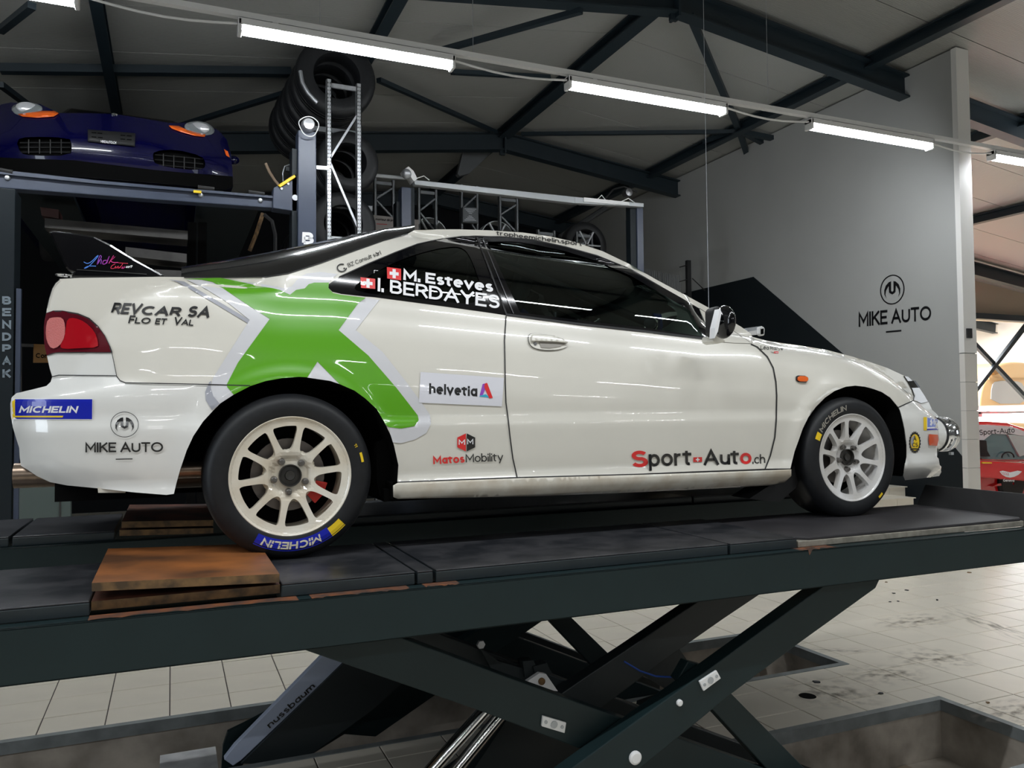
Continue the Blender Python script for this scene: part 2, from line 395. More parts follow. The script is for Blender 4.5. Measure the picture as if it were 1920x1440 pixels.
# a small stroke alphabet: every glyph is a set of polylines on a cap height of 1, thickened to flat bands
def _A(cx, cy, rx, ry, a0, a1, n=10): return [(cx+rx*math.cos(math.radians(a0+(a1-a0)*i/n)), cy+ry*math.sin(math.radians(a0+(a1-a0)*i/n))) for i in range(n+1)]
X_ = 0.70
GL = {
'A': (.84, [[(0, 0), (.42, 1), (.84, 0)], [(.15, .33), (.69, .33)]]), 'B': (.64, [[(0, 0), (0, 1), (.32, 1)]+_A(.34, .76, .24, .24, 90, -90)+[(0, .52)], [(.34, .52)]+_A(.36, .26, .28, .26, 90, -90)+[(0, 0)]]),
'C': (.82, [_A(.48, .5, .46, .5, 48, 312, 16)]), 'D': (.76, [[(0, 0), (0, 1), (.28, 1)]+_A(.28, .5, .46, .5, 90, -90, 14)+[(0, 0)]]), 'E': (.58, [[(.58, 1), (0, 1), (0, 0), (.58, 0)], [(0, .5), (.5, .5)]]),
'F': (.56, [[(.56, 1), (0, 1), (0, 0)], [(0, .48), (.48, .48)]]), 'G': (.86, [_A(.48, .5, .46, .5, 48, 340, 16)+[(.92, .45), (.55, .45)]]), 'H': (.70, [[(0, 0), (0, 1)], [(.7, 0), (.7, 1)], [(0, .5), (.7, .5)]]),
'I': (0.0, [[(0, 0), (0, 1)]]), 'K': (.64, [[(0, 0), (0, 1)], [(.62, 1), (.02, .42)], [(.2, .6), (.66, 0)]]), 'L': (.52, [[(0, 1), (0, 0), (.52, 0)]]), 'M': (.86, [[(0, 0), (0, 1), (.43, .28), (.86, 1), (.86, 0)]]),
'N': (.72, [[(0, 0), (0, 1), (.72, 0), (.72, 1)]]), 'O': (1.0, [_A(.5, .5, .5, .5, 0, 360, 28)]), 'P': (.62, [[(0, 0), (0, 1), (.32, 1)]+_A(.34, .73, .28, .27, 90, -90)+[(0, .46)]]),
'R': (.64, [[(0, 0), (0, 1), (.32, 1)]+_A(.34, .74, .27, .26, 90, -90)+[(0, .48)], [(.34, .48), (.64, 0)]]), 'S': (.64, [_A(.32, .755, .28, .245, 30, 270, 12)+_A(.32, .265, .30, .265, 90, -155, 12)[1:]]),
'T': (.70, [[(0, 1), (.7, 1)], [(.35, 1), (.35, 0)]]), 'U': (.70, [[(0, 1), (0, .34)]+_A(.35, .34, .35, .34, 180, 360, 12)+[(.7, 1)]]), 'V': (.80, [[(0, 1), (.4, 0), (.8, 1)]]), 'Y': (.76, [[(0, 1), (.38, .45), (.76, 1)], [(.38, .45), (.38, 0)]]),
'a': (.54, [[(.54, 0), (.54, X_)], _A(.28, .35, .26, .35, 0, 360, 16)]), 'b': (.54, [[(0, 0), (0, 1.04)], _A(.27, .35, .27, .35, 0, 360, 16)]), 'c': (.50, [_A(.29, .35, .28, .35, 45, 315, 12)]), 'd': (.54, [[(.54, 0), (.54, 1.04)], _A(.27, .35, .27, .35, 0, 360, 16)]),
'e': (.56, [[(.02, .37), (.54, .37)]+_A(.28, .35, .27, .35, 5, 315, 14)]), 'h': (.50, [[(0, 0), (0, 1.04)], _A(.25, .42, .25, .28, 180, 0, 8)+[(.5, 0)]]), 'i': (0.0, [[(0, 0), (0, .56)], [(0, .92), (0, .96)]]), 'k': (.5, [[(0, 0), (0, 1.04)], [(.46, .7), (.02, .3)], [(.16, .42), (.5, 0)]]),
'l': (0.0, [[(0, 0), (0, 1.04)]]), 'm': (.84, [[(0, 0), (0, X_)], _A(.21, .46, .21, .24, 180, 0, 8)+[(.42, 0)], _A(.63, .46, .21, .24, 180, 0, 8)+[(.84, 0)]]), 'n': (.50, [[(0, 0), (0, X_)], _A(.25, .42, .25, .28, 180, 0, 8)+[(.5, 0)]]),
'o': (.58, [_A(.29, .35, .29, .35, 0, 360, 18)]), 'p': (.54, [[(0, -.3), (0, X_)], _A(.27, .35, .27, .35, 0, 360, 16)]), 'q': (.54, [[(.54, -.3), (.54, X_)], _A(.27, .35, .27, .35, 0, 360, 16)]), 'r': (.34, [[(0, 0), (0, X_)], _A(.26, .42, .26, .26, 180, 75, 6)]),
's': (.42, [_A(.21, .53, .19, .17, 35, 270, 10)+_A(.21, .18, .20, .18, 90, -150, 10)[1:]]), 't': (.34, [[(.12, .95), (.12, .14)]+_A(.26, .14, .14, .14, 180, 290, 6), [(-.06, .7), (.34, .7)]]), 'u': (.50, [[(0, X_), (0, .28)]+_A(.25, .28, .25, .28, 180, 360, 8)+[(.5, X_)], [(.5, .3), (.5, 0)]]),
'v': (.54, [[(0, X_), (.27, 0), (.54, X_)]]), 'y': (.54, [[(0, X_), (.28, .02)], [(.54, X_), (.17, -.3)]]), '1': (.22, [[(0, .78), (.22, 1), (.22, 0)]]), '.': (0.0, [[(0, -.02), (0, .12)]]), '-': (.34, [[(0, .4), (.34, .4)]]),
}
GL['Z'] = (.66, [[(0, 1), (.66, 1), (0, 0), (.66, 0)]]); GL['g'] = (.54, [[(.54, .7), (.54, -.1)]+_A(.28, -.08, .26, .2, 0, -140, 8), _A(.27, .35, .27, .35, 0, 360, 16)])
GL['é'] = (GL['e'][0], GL['e'][1]+[[(.22, .82), (.38, 1.0)]]); GL['à'] = (GL['a'][0], GL['a'][1]+[[(.18, 1.0), (.34, .82)]])
_tc = {}
def textmesh(s, bold=0.0):
    """bold = extra half stroke width; returns vertices, faces, total width"""
    key = (s, bold)
    if key in _tc: return _tc[key]
    hw = 0.065+bold; sp = 0.21+2*bold; V = []; F = []; x = hw
    for ch in s:
        if ch == ' ': x += 0.32; continue
        wd, strokes = GL[ch]
        for st in strokes:
            p = np.array(st, float); keep = [0]+[i for i in range(1, len(p)) if np.hypot(*(p[i]-p[i-1])) > 1e-6]; p = p[keep]; k = len(p)
            closed = np.hypot(*(p[0]-p[-1])) < 1e-6
            ys = p.copy(); ys[:, 1] = hw+p[:, 1]*(1-2*hw); ys[:, 0] += x; p = ys
            d = [p[i+1]-p[i] for i in range(k-1)]; d = [q/np.hypot(*q) for q in d]; n0 = len(V)
            for i in range(k):
                if closed: a, b = d[(i-1) % (k-1)], d[i % (k-1)]
                else: a, b = d[max(i-1, 0)], d[min(i, k-2)]
                na, nb = np.array([-a[1], a[0]]), np.array([-b[1], b[0]]); m = na+nb; L = np.hypot(*m)
                if L < 0.3: m = na; sc_ = 1
                else: m = m/L; sc_ = min(1/max(np.dot(m, na), .35), 2.2)
                e = np.zeros(2)
                if not closed and i == 0: e = -d[0]*hw*(0 if len(st) > 6 else 1)
                if not closed and i == k-1: e = d[-1]*hw*(0 if len(st) > 6 else 1)
                q = p[i]+e; V += [q+m*hw*sc_, q-m*hw*sc_]
            for i in range(k-1): F.append((n0+2*i, n0+2*i+1, n0+2*i+3, n0+2*i+2))
        x += wd+sp
    v = np.array(V); v[:, 0] -= v[:, 0].min(); w_ = v[:, 0].max()
    _tc[key] = (v, F, w_); return _tc[key]
CAPH = 1.0
def text_px(s, a, b, cap, shear=0.0, bold=0.0, up=None, sx=1.0):
    """text laid from photo point a to b along its baseline, capitals `cap` pixels high"""
    v, f, wd = textmesh(s, bold); a = np.array(a, float); b = np.array(b, float); d = b-a; L = np.linalg.norm(d)
    u = np.array(up, float) if up is not None else np.array([d[1], -d[0]])/L
    hh = v[:, 1]/CAPH*cap
    q = a+np.outer(v[:, 0]/wd, d)+np.outer(hh, u)+np.outer(hh*shear, d/L)
    return q, f
def ell(c, rx, ry, n=36, a0=0, a1=2*PI): return [(c[0]+rx*math.cos(a0+(a1-a0)*i/n), c[1]+ry*math.sin(a0+(a1-a0)*i/n)) for i in range(n)]
def ring(c, rx, ry, w, n=40):
    o = ell(c, rx, ry, n); i = ell(c, rx-w, ry-w, n); return o+i, [(k, (k+1) % n, (k+1) % n+n, k+n) for k in range(n)]
def polyf(p):
    A = np.array(p, float); e = A.max(0)-A.min(0)
    if max(e) > 14:
        st = max(6.0, max(e)/16); v, f = cdt([dens(list(p), st)], st); return [tuple(q) for q in v], f
    t = geometry.tessellate_polygon([[Vector((a, b, 0)) for a, b in p]]); return list(p), [tuple(x) for x in t]
def sticker(name, items, parent, proj, off=0.002, label=None):
    """one printed sticker: items = (points in photo pixels, faces, material, layer)"""
    V = []; F = []; MI = []; mats = []
    for pts, f, m, lay in items:
        P = toward(proj(np.array(pts, float)), off+0.0007*lay); n = len(V); V += list(P)
        if m not in mats: mats.append(m)
        for t in f:
            a, b, c = P[t[0]], P[t[1]], P[t[2]]; nn = np.cross(b-a, c-a)
            if np.dot(nn, CAM-a) < 0: t = t[::-1]
            F.append([i+n for i in t]); MI.append(mats.index(m))
    return obj(name, V, F, mats, parent, mi=MI, label=label)
def T(s, a, b, cap, m, lay=0, **k): q, f = text_px(s, a, b, cap, **k); return (q, f, m, lay)
def Q(p, m, lay=0): v, f = polyf(p); return (v, f, m, lay)
def R(c, rx, ry, wd, m, lay=0): v, f = ring(c, rx, ry, wd); return (v, f, m, lay)
def cross(c, r, t, m, lay=1, sk=0.0):
    x, y = c; p = [(-t, -r), (t, -r), (t, -t), (r, -t), (r, t), (t, t), (t, r), (-t, r), (-t, t), (-r, t), (-r, -t), (-t, -t)]
    return Q([(x+a, y+b+a*sk) for a, b in p], m, lay)
def emblem(c, rx, ry, m, lw, lay=0, sk=0.0):
    p = [(-58, 65), (-80, 33), (-82, -2), (-65, -37), (-35, -60), (-12, -65), (-12, 8), (0, 18), (12, 8), (12, -65), (35, -60), (65, -37), (82, -2), (80, 33), (58, 65), (70, 33), (63, 3), (40, -27), (36, -27), (33, 21), (0, 38), (-33, 21), (-36, -27), (-40, -27), (-63, 3), (-70, 33)]
    q = [(c[0]+a/125*rx, c[1]+b/115*ry+a/125*rx*sk) for a, b in p]
    v, f = ring(c, rx, ry, lw); v = [(a, b+(a-c[0])*sk) for a, b in v]
    return [(v, f, m, lay), Q(q, m, lay)]
# ================================================================== SETTING
def dup(root, dx=(0, 0, 0), label=None, group=None):
    def cp(o, par):
        c = o.copy(); COL.objects.link(c); c.parent = par
        for ch in list(o.children): cp(ch, c)
        return c
    r = cp(root, None); r.location = Vector(root.location)+Vector(dx)
    if label: r['label'] = label
    if group: r['group'] = group
    return r
TILE = 0.30
NP = (-4.0, 2.38, 3.775, 3.085)      # near pit  x0, y0, x1, y1
FP = (-4.0, 3.765, 3.765, 4.505)     # far pit
FR = 0.035
fl = MB()
def floor_cells(mb, z):
    xs = [-7, NP[0], NP[2], 20]; ys = [-9.2, NP[1], NP[3], FP[1], FP[3], 17]
    for i in range(3):
        for j in range(5):
            if i == 1 and j in (1, 3): continue
            mb.add([(xs[i], ys[j], z), (xs[i+1], ys[j], z), (xs[i+1], ys[j+1], z), (xs[i], ys[j+1], z)], [(0, 1, 2, 3)])
floor_cells(fl, -0.004)
floor = struct(fl.obj('floor', grout))
base = MB(); cand = []
for ix in range(-24, 66):
    for iy in range(-32, 57):
        x0, y0 = ix*TILE+0.003, iy*TILE-0.017; x1, y1 = x0+TILE-0.006, y0+TILE-0.006
        pieces = [(x0, y0, x1, y1)]
        for (a, b, c, d) in (NP, FP):
            a, b, c, d = a-FR, b-FR, c+FR, d+FR; nx_ = []
            for (p0, q0, p1, q1) in pieces:
                if p1 <= a or p0 >= c or q1 <= b or q0 >= d: nx_.append((p0, q0, p1, q1)); continue
                if p0 < a: nx_.append((p0, q0, a, q1))
                if p1 > c: nx_.append((c, q0, p1, q1))
                m0, m1 = max(p0, a), min(p1, c)
                if q0 < b: nx_.append((m0, q0, m1, b))
                if q1 > d: nx_.append((m0, d, m1, q1))
            pieces = [t for t in nx_ if t[2]-t[0] > .006 and t[3]-t[1] > .006]
        for (x0, y0, x1, y1) in pieces:
            c = np.array([(x0+x1)/2, (y0+y1)/2, 0.0]); dep = (c-CAM)@_f2; A = 0
            if dep > 0.5:
                q = to_px(c)[0]
                if -60 < q[0] < 1980 and 1030 < q[1] < 1520: A = (x1-x0)*(y1-y0)/dep**3
                if A and q[0] < 560 and q[1] < 1225: A = 0
            cand.append((A, x0, y0, x1, y1))
cand.sort(reverse=True)
me0 = {}
for k, (A, x0, y0, x1, y1) in enumerate(cand):
    if A > 0 and k < 285:
        key = (round(x1-x0, 3), round(y1-y0, 3))
        if key not in me0:
            t = MB(); a, b = key; e = 0.002
            v = [(0, 0, -0.006), (a, 0, -0.006), (a, b, -0.006), (0, b, -0.006), (0, 0, -e), (a, 0, -e), (a, b, -e), (0, b, -e), (e, e, 0), (a-e, e, 0), (a-e, b-e, 0), (e, b-e, 0)]
            t.add(v, [(8, 9, 10, 11), (4, 5, 9, 8), (5, 6, 10, 9), (6, 7, 11, 10), (7, 4, 8, 11), (0, 1, 5, 4), (1, 2, 6, 5), (2, 3, 7, 6), (3, 0, 4, 7)])
            me0[key] = t.obj('tile', tilem, floor).data; tl = [q for q in floor.children if q.data == me0[key]][0]
        else:
            tl = bpy.data.objects.new('tile', me0[key]); link(tl, floor)
        tl.location = (x0, y0, random.uniform(-0.0006, 0.0006))
    else: base.box((x0, y0, -0.006), (x1, y1, 0.0))
o = base.obj('floor_tiles', tilem, floor); o['kind'] = 'stuff'
# the two recesses in the floor under the lift
for nm, (x0, y0, x1, y1), dz in (('near', NP, -0.30), ('far', FP, -0.34)):
    b = MB(); t = 0.02
    W0 = -0.052
    b.add([(x0, y0, W0), (x1, y0, W0), (x1, y0, dz), (x0, y0, dz)], [(0, 1, 2, 3)]); b.add([(x0, y1, W0), (x1, y1, W0), (x1, y1, dz), (x0, y1, dz)], [(3, 2, 1, 0)])
    b.add([(x0, y0, W0), (x0, y1, W0), (x0, y1, dz), (x0, y0, dz)], [(3, 2, 1, 0)]); b.add([(x1, y0, W0), (x1, y1, W0), (x1, y1, dz), (x1, y0, dz)], [(0, 1, 2, 3)])
    po = b.obj('floor_pit', concrete); struct(po)
    f = MB()
    G_ = 0.006
    for a, c in (((x0-FR, y0-FR), (x1+FR, y0+G_)), ((x0-FR, y1-G_), (x1+FR, y1+FR)), ((x0-FR, y0+G_), (x0+G_, y1-G_)), ((x1-G_, y0+G_), (x1+FR, y1-G_))): f.box((*a, -0.055), (*c, 0.003))
    f.obj('pit_edge_frame', pitframe, po)
    g = MB(); nx = int((x1-x0)/0.3); ny = 2
    g.box((x0, y0, dz-0.02), (x1, y1, dz)); g.obj('pit_bottom', concrete, po)
    for i in range(nx-8, nx):
        for j in range(ny):
            MB().box((x0+i*0.3+0.02, y0+j*0.34+0.03, dz), (x0+i*0.3+0.31, y0+j*0.34+0.36, dz+0.006)).obj('tile', tileb, po)
# debris, drain hole
dh = MB(); hc = P1(onZ, (1514, 1305), 0.0); dh.lathe((hc[0], hc[1], 0.0), [(0.0, 0.0016), (0.044, 0.0016), (0.046, 0.0)], (0, 0, 1), 24); tag(dh.obj('drain_hole', void), 'round black drain hole in the cream floor tiles between the pits', 'drain')
DEB = [((1530, 1280), .022, 'dark curled scrap beside the drain hole'), ((1652, 1301), .015, 'small dark crumb on the tiles above the near pit corner'), ((1700, 1107), .022, 'hooked dark scrap on the tiles just right of the lift arm'), ((1676, 1113), .016, 'flat dark flake left of the hooked scrap'),
       ((1669, 1129), .012, 'short dark crumb below the flat flake'), ((1684, 1128), .012, 'thin curly shred below the hooked scrap'), ((1817, 1074), .02, 'brown leaf-like scrap on the distant tiles'), ((1852, 1318), .014, 'dark speck of dirt above the brown smear'), ((1662, 1092), .014, 'brown chip under the runway beam edge'), ((1757, 1126), .010, 'lone dark dot of dirt on the open floor')]
for q, r, lb in DEB:
    c = P1(onZ, q, 0.0); b = MB(); pts = [(c[0]+r*math.cos(t)*random.uniform(.5, 1.2), c[1]+r*math.sin(t)*random.uniform(.5, 1.2), 0.001) for t in np.linspace(0, 2*PI, 8)[:-1]]
    b.prism(pts, (random.uniform(-.004, .004), 0, random.uniform(.004, .010))); tag(b.obj('debris_scrap', woodedge if 'brown' in lb else blackrub), lb, 'debris', 'scraps of dirt on the tiled floor')
# dirt smears: flat stains lying on the tiles
smear = mat('floor_stain', (0.24, 0.19, 0.13), 0.5, noise=0.4, nscale=12)
nt = smear.node_tree; bs = nt.nodes['Principled BSDF']; tc = nt.nodes.new('ShaderNodeTexCoord'); n1 = nt.nodes.new('ShaderNodeTexNoise'); n1.inputs['Scale'].default_value = 3.5; n1.inputs['Detail'].default_value = 8
gr = nt.nodes.new('ShaderNodeTexGradient'); gr.gradient_type = 'SPHERICAL'; nt.links.new(tc.outputs['Object'], gr.inputs[0]); nt.links.new(tc.outputs['Object'], n1.inputs['Vector'])
mm = nt.nodes.new('ShaderNodeMath'); mm.operation = 'MULTIPLY'; r2 = nt.nodes.new('ShaderNodeMapRange'); r2.inputs[1].default_value = 0.45; r2.inputs[2].default_value = 0.75; r2.inputs[3].default_value = 0.0; r2.inputs[4].default_value = 1.0
nt.links.new(n1.outputs['Fac'], r2.inputs[0]); nt.links.new(r2.outputs[0], mm.inputs[0]); nt.links.new(gr.outputs['Fac'], mm.inputs[1]); nt.links.new(mm.outputs[0], bs.inputs['Alpha'])
for q, sx, sy, rz in (((1850, 1170), .13, .62, -.35), ((1895, 1335), .3, .16, .2), ((1715, 1165), .4, .2, .1), ((1570, 1220), .30, .07, -.5), ((1660, 1265), .3, .2, 0), ((1560, 1300), .3, .3, 0), ((1750, 1235), .3, .25, 0)):
    c = P1(onZ, q, 0.0); o = obj('floor_stain', [(-1, -1, 0), (1, -1, 0), (1, 1, 0), (-1, 1, 0)], [(0, 1, 2, 3)], smear, floor); o.location = (c[0], c[1], 0.0015); o.scale = (sx, sy, 1); o.rotation_euler = (0, 0, rz)
# ------------------------------------------------------------------ walls
WX, WT, WZ, WY0 = 7.65, 0.165, 5.38, 5.85
wr = MB(); wr.box((WX, WY0, 0), (WX+WT, 14.6, WZ)); wall = struct(wr.obj('wall_right', wallw))
e = MB(); e.box((WX-0.012, WY0-0.012, 2.13), (WX+WT+0.012, WY0+0.05, WZ)); e.obj('corner_cladding', walltrim, wall)
for k in range(8):
    z1 = 2.12-k*0.30; z0 = max(z1-0.296, 0)
    if z1 > 0.05: MB().box((WX-0.010, WY0-0.012, z0), (WX+WT+0.010, WY0+0.05, z1)).obj('tile', walltile, wall)
px_sw = P1(onY, (1816, 625), WY0-0.012); MB().box((px_sw[0]-0.035, WY0-0.03, px_sw[2]-0.05), (px_sw[0]+0.035, WY0-0.012, px_sw[2]+0.05)).obj('switch_box', blackrub, wall)
bp = [P1(onX, q, WX) for q in ((1273, 552), (1413, 519), (1575, 658), (1790, 838), (1813, 866))]
poly = [(p[1], p[2]) for p in bp]; poly = [(14.0, poly[1][1]+(poly[0][1]-poly[1][1])*2.0)]+poly[1:] if False else poly
y_l = 10.8; poly = [(y_l, bp[0][2])]+[(p[1], p[2]) for p in bp[1:]]+[(WY0, 0.0), (y_l, 0.0)]
b = MB(); b.prism([(WX-0.004, a, c) for a, c in poly], (0.005, 0, 0)); tag(b.obj('painted_shape', wallblack, wall), 'angular black painted shape')
projW = lambda q: onX(q, WX)
it = emblem((1673, 543), 23, 28, black, 2.2, 1, -0.10)+[T('MIKE AUTO', (1610, 613), (1746, 600), 27, black, 1, up=(-0.01, -1), bold=0.024), Q([(1661, 621), (1690, 618.3), (1690, 621.3), (1661, 624)], black, 1)]
sticker('wall_sign_lettering', it, wall, projW, 0.004, 'black emblem and shop lettering')
# rest of the shell (mostly outside the picture)
b = MB(); b.box((-7, 14.5, 0), (10.9, 14.7, 6.2)); struct(b.obj('wall_back', unlitblack))
b = MB(); b.box((-7.2, -9.2, 0), (-7.0, 17, 5.2)); struct(b.obj('wall_left', wallgrey))
b = MB(); b.box((-7.2, -9.4, 0), (20, -9.2, 6.2)); struct(b.obj('wall_front', wallgrey))
b = MB(); b.box((20, -9.2, 0), (20.2, 17, 6.2)); struct(b.obj('wall_side', whitewall))
# roof: sandwich panels, ridge at x = 4.55 running away from the camera
RX, RZ, SL = 4.55, 5.80, 0.128
def roof(x): return RZ-abs(x-RX)*SL
cb = MB(); cb.prism([(-7.2, -9.4, roof(-7.2)+.085), (RX, -9.4, RZ+.085), (20, -9.4, roof(20)+.085), (20, -9.4, roof(20)+.12), (RX, -9.4, RZ+.12), (-7.2, -9.4, roof(-7.2)+.12)], (0, 26.6, 0)); ceil_ = struct(cb.obj('ceiling', unlitblack))
for j in range(26):
    y0, y1 = -9.3+j+0.006, -8.3+j-0.006
    for xa, xb in ((-7.2, RX), (RX, 20.0)):
        v = [(xa, y0, roof(xa)), (xb, y0, roof(xb)), (xb, y1, roof(xb)), (xa, y1, roof(xa))]
        b = MB(); b.prism(v, (0, 0, 0.08)); b.obj('roof_panel', roofm, ceil_)
# gable frames
for fy in (-6.7, -2.3, 2.1, 6.5, 10.93, 14.3):
    b = MB(); h = 0.26; zt = lambda x: roof(x)-0.02-h/2-0.06
    fr = MB()
    fr.ibar((-6.9, fy, zt(-6.9)), (RX, fy, zt(RX)), 0.15, h); o1 = struct(fr.obj('rafter_beam', beamm))
    fr = MB(); fr.ibar((RX, fy, zt(RX)), (19.9, fy, zt(19.9)), 0.15, h); struct(fr.obj('rafter_beam', beamm))
    k = MB(); k.box((RX-0.012, fy-0.085, zt(RX)-0.18), (RX+0.012, fy+0.085, zt(RX)+0.12)); k.box((RX-0.06, fy-0.02, zt(RX)-0.20), (RX+0.02, fy+0.02, zt(RX)-0.13)); k.obj('ridge_plate', beamm, o1)
# purlins along y
for x, wd in ((RX, 0.17), (7.10, 0.12), (1.90, 0.12), (-0.60, 0.10), (9.6, 0.12), (12.4, 0.12), (-4, 0.1)):
    b = MB(); b.ibar((x, -9, roof(x)-0.09), (x, 14.4, roof(x)-0.09), wd, 0.14); struct(b.obj('purlin_beam', beamm))
def rod(q0, q1, Y0, Y1, w=0.06, h=0.05):
    """brace flat bar under the roof, from the photo points taken on the frame planes"""
    a = P1(onY, q0, Y0); c = P1(onY, q1, Y1)
    for p in (a, c): p[2] = min(p[2], roof(p[0])-0.07)
    b = MB(); b.bar(a, c, w, h); return struct(b.obj('brace_beam', beamm))
rod((1295, 30), (1386, 244), 6.5, 8.75, 0.075, 0.06)
rod((1386, 244), (1401, 290), 8.75, 9.3, 0.075, 0.06)
rod((978, 248), (1386, 247), 10.8, 8.75); rod((1386, 247), (1497, 244), 8.75, 8.62, 0.075, 0.06)
rod((1320, 222), (1386, 244), 9.4, 8.75, .075, .06); rod((1386, 244), (1447, 266), 8.75, 8.95, 0.075, 0.06)
rod((1090, 20), (825, 95), 6.5, 8.0); rod((847, 135), (1030, 145), 8.5, 8.8)
rod((710, 150), (930, 248), 8.8, 10.8); rod((544, 172), (320, 232), 9.0, 10.8); rod((0, 158), (112, 212), 8.5, 10.8)
rod((0, 58), (60, 10), 8.0, 7.0)
rod((0, 129), (545, 131), 8.9, 8.9, 0.1, 0.08)
# ------------------------------------------------------------------ light row
LY, LZ = 5.70, 4.20
def fixture(x0, x1, lab, y=LY, z=LZ, grp='tube light fittings on the white rail', em=lighton, par=None):
    t = thing('ceiling_light', lab, 'light', (x0, y, z), grp)
    b = MB(); b.box((x0, y-0.05, z+0.012), (x1, y+0.05, z+0.06)); b.obj('housing', lampw, t, bevel=0.004)
    L = MB(); pr = [(0.046*math.cos(a), 0.052*math.sin(a)) for a in np.linspace(PI, 2*PI, 9)]
    v = [(x, y+p, z+0.012+q) for x in (x0+0.03, x1-0.03) for p, q in pr]; n = len(pr)
    L.add(v, [(i, i+1, i+1+n, i+n) for i in range(n-1)]+[tuple(range(n)), tuple(range(n, 2*n))]); L.obj('diffuser', em, t)
    for xx in (x0, x1-0.03):
        c = MB(); c.box((xx, y-0.05, z-0.042), (xx+0.03, y+0.05, z+0.058)); c.obj('end_cap', lampw, t, bevel=0.008)
    for xx in (x0+0.25, x1-0.25): MB().box((xx-0.02, y-0.03, z+0.055), (xx+0.02, y+0.03, z+0.075)).obj('clip', lampw, t)
    return t
for q0, q1, lb in (((-330, -60), (149, 12), 'white tube light at the far left end of the rail, above the dark blue car'), ((445, 60), (851, 122), 'long glowing tube light above the galvanised rack frame'),
                   ((1062, 162), (1359, 205), 'glowing tube light above the roof of the white rally car'), ((1515, 236), (1745, 270), 'glowing tube light hanging in front of the white wall'), ((1857, 291), (2085, 318), 'tube light beyond the end of the white wall, cut by the picture edge')):
    xa = P1(onY, q0, LY)[0]; xb = P1(onY, q1, LY)[0]
    if lb.startswith('white tube'): xa = xb-1.56
    fixture(xa, xb, lb)
b = MB(); b.box((-4, LY-0.025, LZ+0.075), (10.5, LY+0.025, LZ+0.115)); rail = tag(b.obj('light_rail', lampw), 'long white mounting rail carrying the row of tube lights', 'rail')
xs = [P1(onY, q, LY)[0] for q in ((161, 5), (445, 50), (851, 122), (1062, 160), (1359, 205), (1515, 235), (1745, 270), (1857, 290))]
for i in range(0, 8, 2):
    b = MB(); a, c = xs[i], xs[i+1]; b.tube([(a+(c-a)*t, LY-0.01, LZ+0.03-0.04*math.sin(PI*t)) for t in np.linspace(0, 1, 7)], 0.009, 6); b.obj('cable', lampw, rail)
for q, Z in (((887, 100), roof(2.2)), ((1440, 190), roof(4.9)), ((600, 60), 5.2)):
    a = P1(onY, q, LY); MB().tube([(a[0], LY, LZ+0.1), (a[0], LY, roof(a[0]))], 0.0025, 5).obj('hanging_wire', galv, rail)
a = P1(onY, (1324, 300), 5.2); MB().tube([(a[0], 5.2, 1.9), (a[0], 5.2, roof(a[0]))], 0.0022, 5).obj('hanging_wire', galv, rail)
# steps of tile by the wall
b = thing('tiled_step', 'small cream tiled steps in front of the black painted wall', 'step', (6.9, 6.2, 0))
for (qa, qb, Y) in (((1664, 936), (1705, 949), 6.2), ((1650, 915), (1676, 936), 6.5)):
    p = P1(onY, qa, Y); q = P1(onY, qb, Y); z1 = p[2]
    for i in range(2):
        x0 = p[0]-0.1+i*0.24; MB().box((x0, Y, 0), (x0+0.235, Y+0.3, z1-0.01)).obj('tile', tilem, b)
    MB().box((p[0]-0.12, Y-0.01, z1-0.01), (p[0]+0.4, Y+0.3, z1)).obj('tread', tilem, b)
# hall beyond the wall
wf = MB(); a = P1(onY, (1832, 600), 12.0)[2]; wf.box((10.4, 12.0, a), (20, 12.12, 6.0)); wf.box((18.2, 12.0, 0), (20, 12.12, a)); o = struct(wf.obj('wall_far', beige))
lt = P1(onY, (1832, 588), 11.9)[2]; b = MB(); b.box((10.4, 11.8, a), (20, 11.99, lt)); struct(b.obj('lintel_beam', beamm))
b = MB(); b.box((10.4, 16.8, 0), (20, 17, 5.8)); struct(b.obj('wall_end', whitewall))
for i in range(11):
    for j in range(3):
        MB().box((13.2+i*0.6+0.005, 16.77, 2.1+j*0.5+0.005), (13.2+i*0.6+0.595, 16.8, 2.1+j*0.5+0.495)).obj('block', whitewall, bpy.data.objects['wall_end'])
for (q0, q1, Y) in (((1815, 632), (1975, 800), 11.4), ((1960, 563), (1815, 750), 11.35)):
    b = MB(); b.bar(P1(onY, q0, Y), P1(onY, q1, Y), 0.07, 0.08); o = b.obj('brace_beam', beamm); struct(o)
for (q0, q1, Y, r) in (((1800, 446), (1990, 368), 10.2, 0.07), ((1800, 412), (1990, 372), 10.6, 0.05)):
    b = MB(); b.tube([P1(onY, q0, Y), P1(onY, q1, Y)], r, 12); struct(b.obj('eaves_beam', beamm))
for (q0, q1, Y, r) in (((1800, 226), (1990, 148), 8.0, 0.035), ((1815, 368), (1990, 357), 9.0, 0.03), ((1815, 322), (1858, 285), 8.0, .02)):
    b = MB(); b.bar(P1(onY, q0, Y), P1(onY, q1, Y), r*2, r*2); struct(b.obj('brace_beam', beamm))
# ================================================================== SCISSOR LIFT
lift = thing('scissor_lift', 'dark green-grey scissor lift with two runways carrying the white rally car', 'lift', (1.5, 3.0, 0))
DZ = 1.05
def X(px, Y): return float(P1(onY, (px, 1100), Y)[0])
XR = 3.70
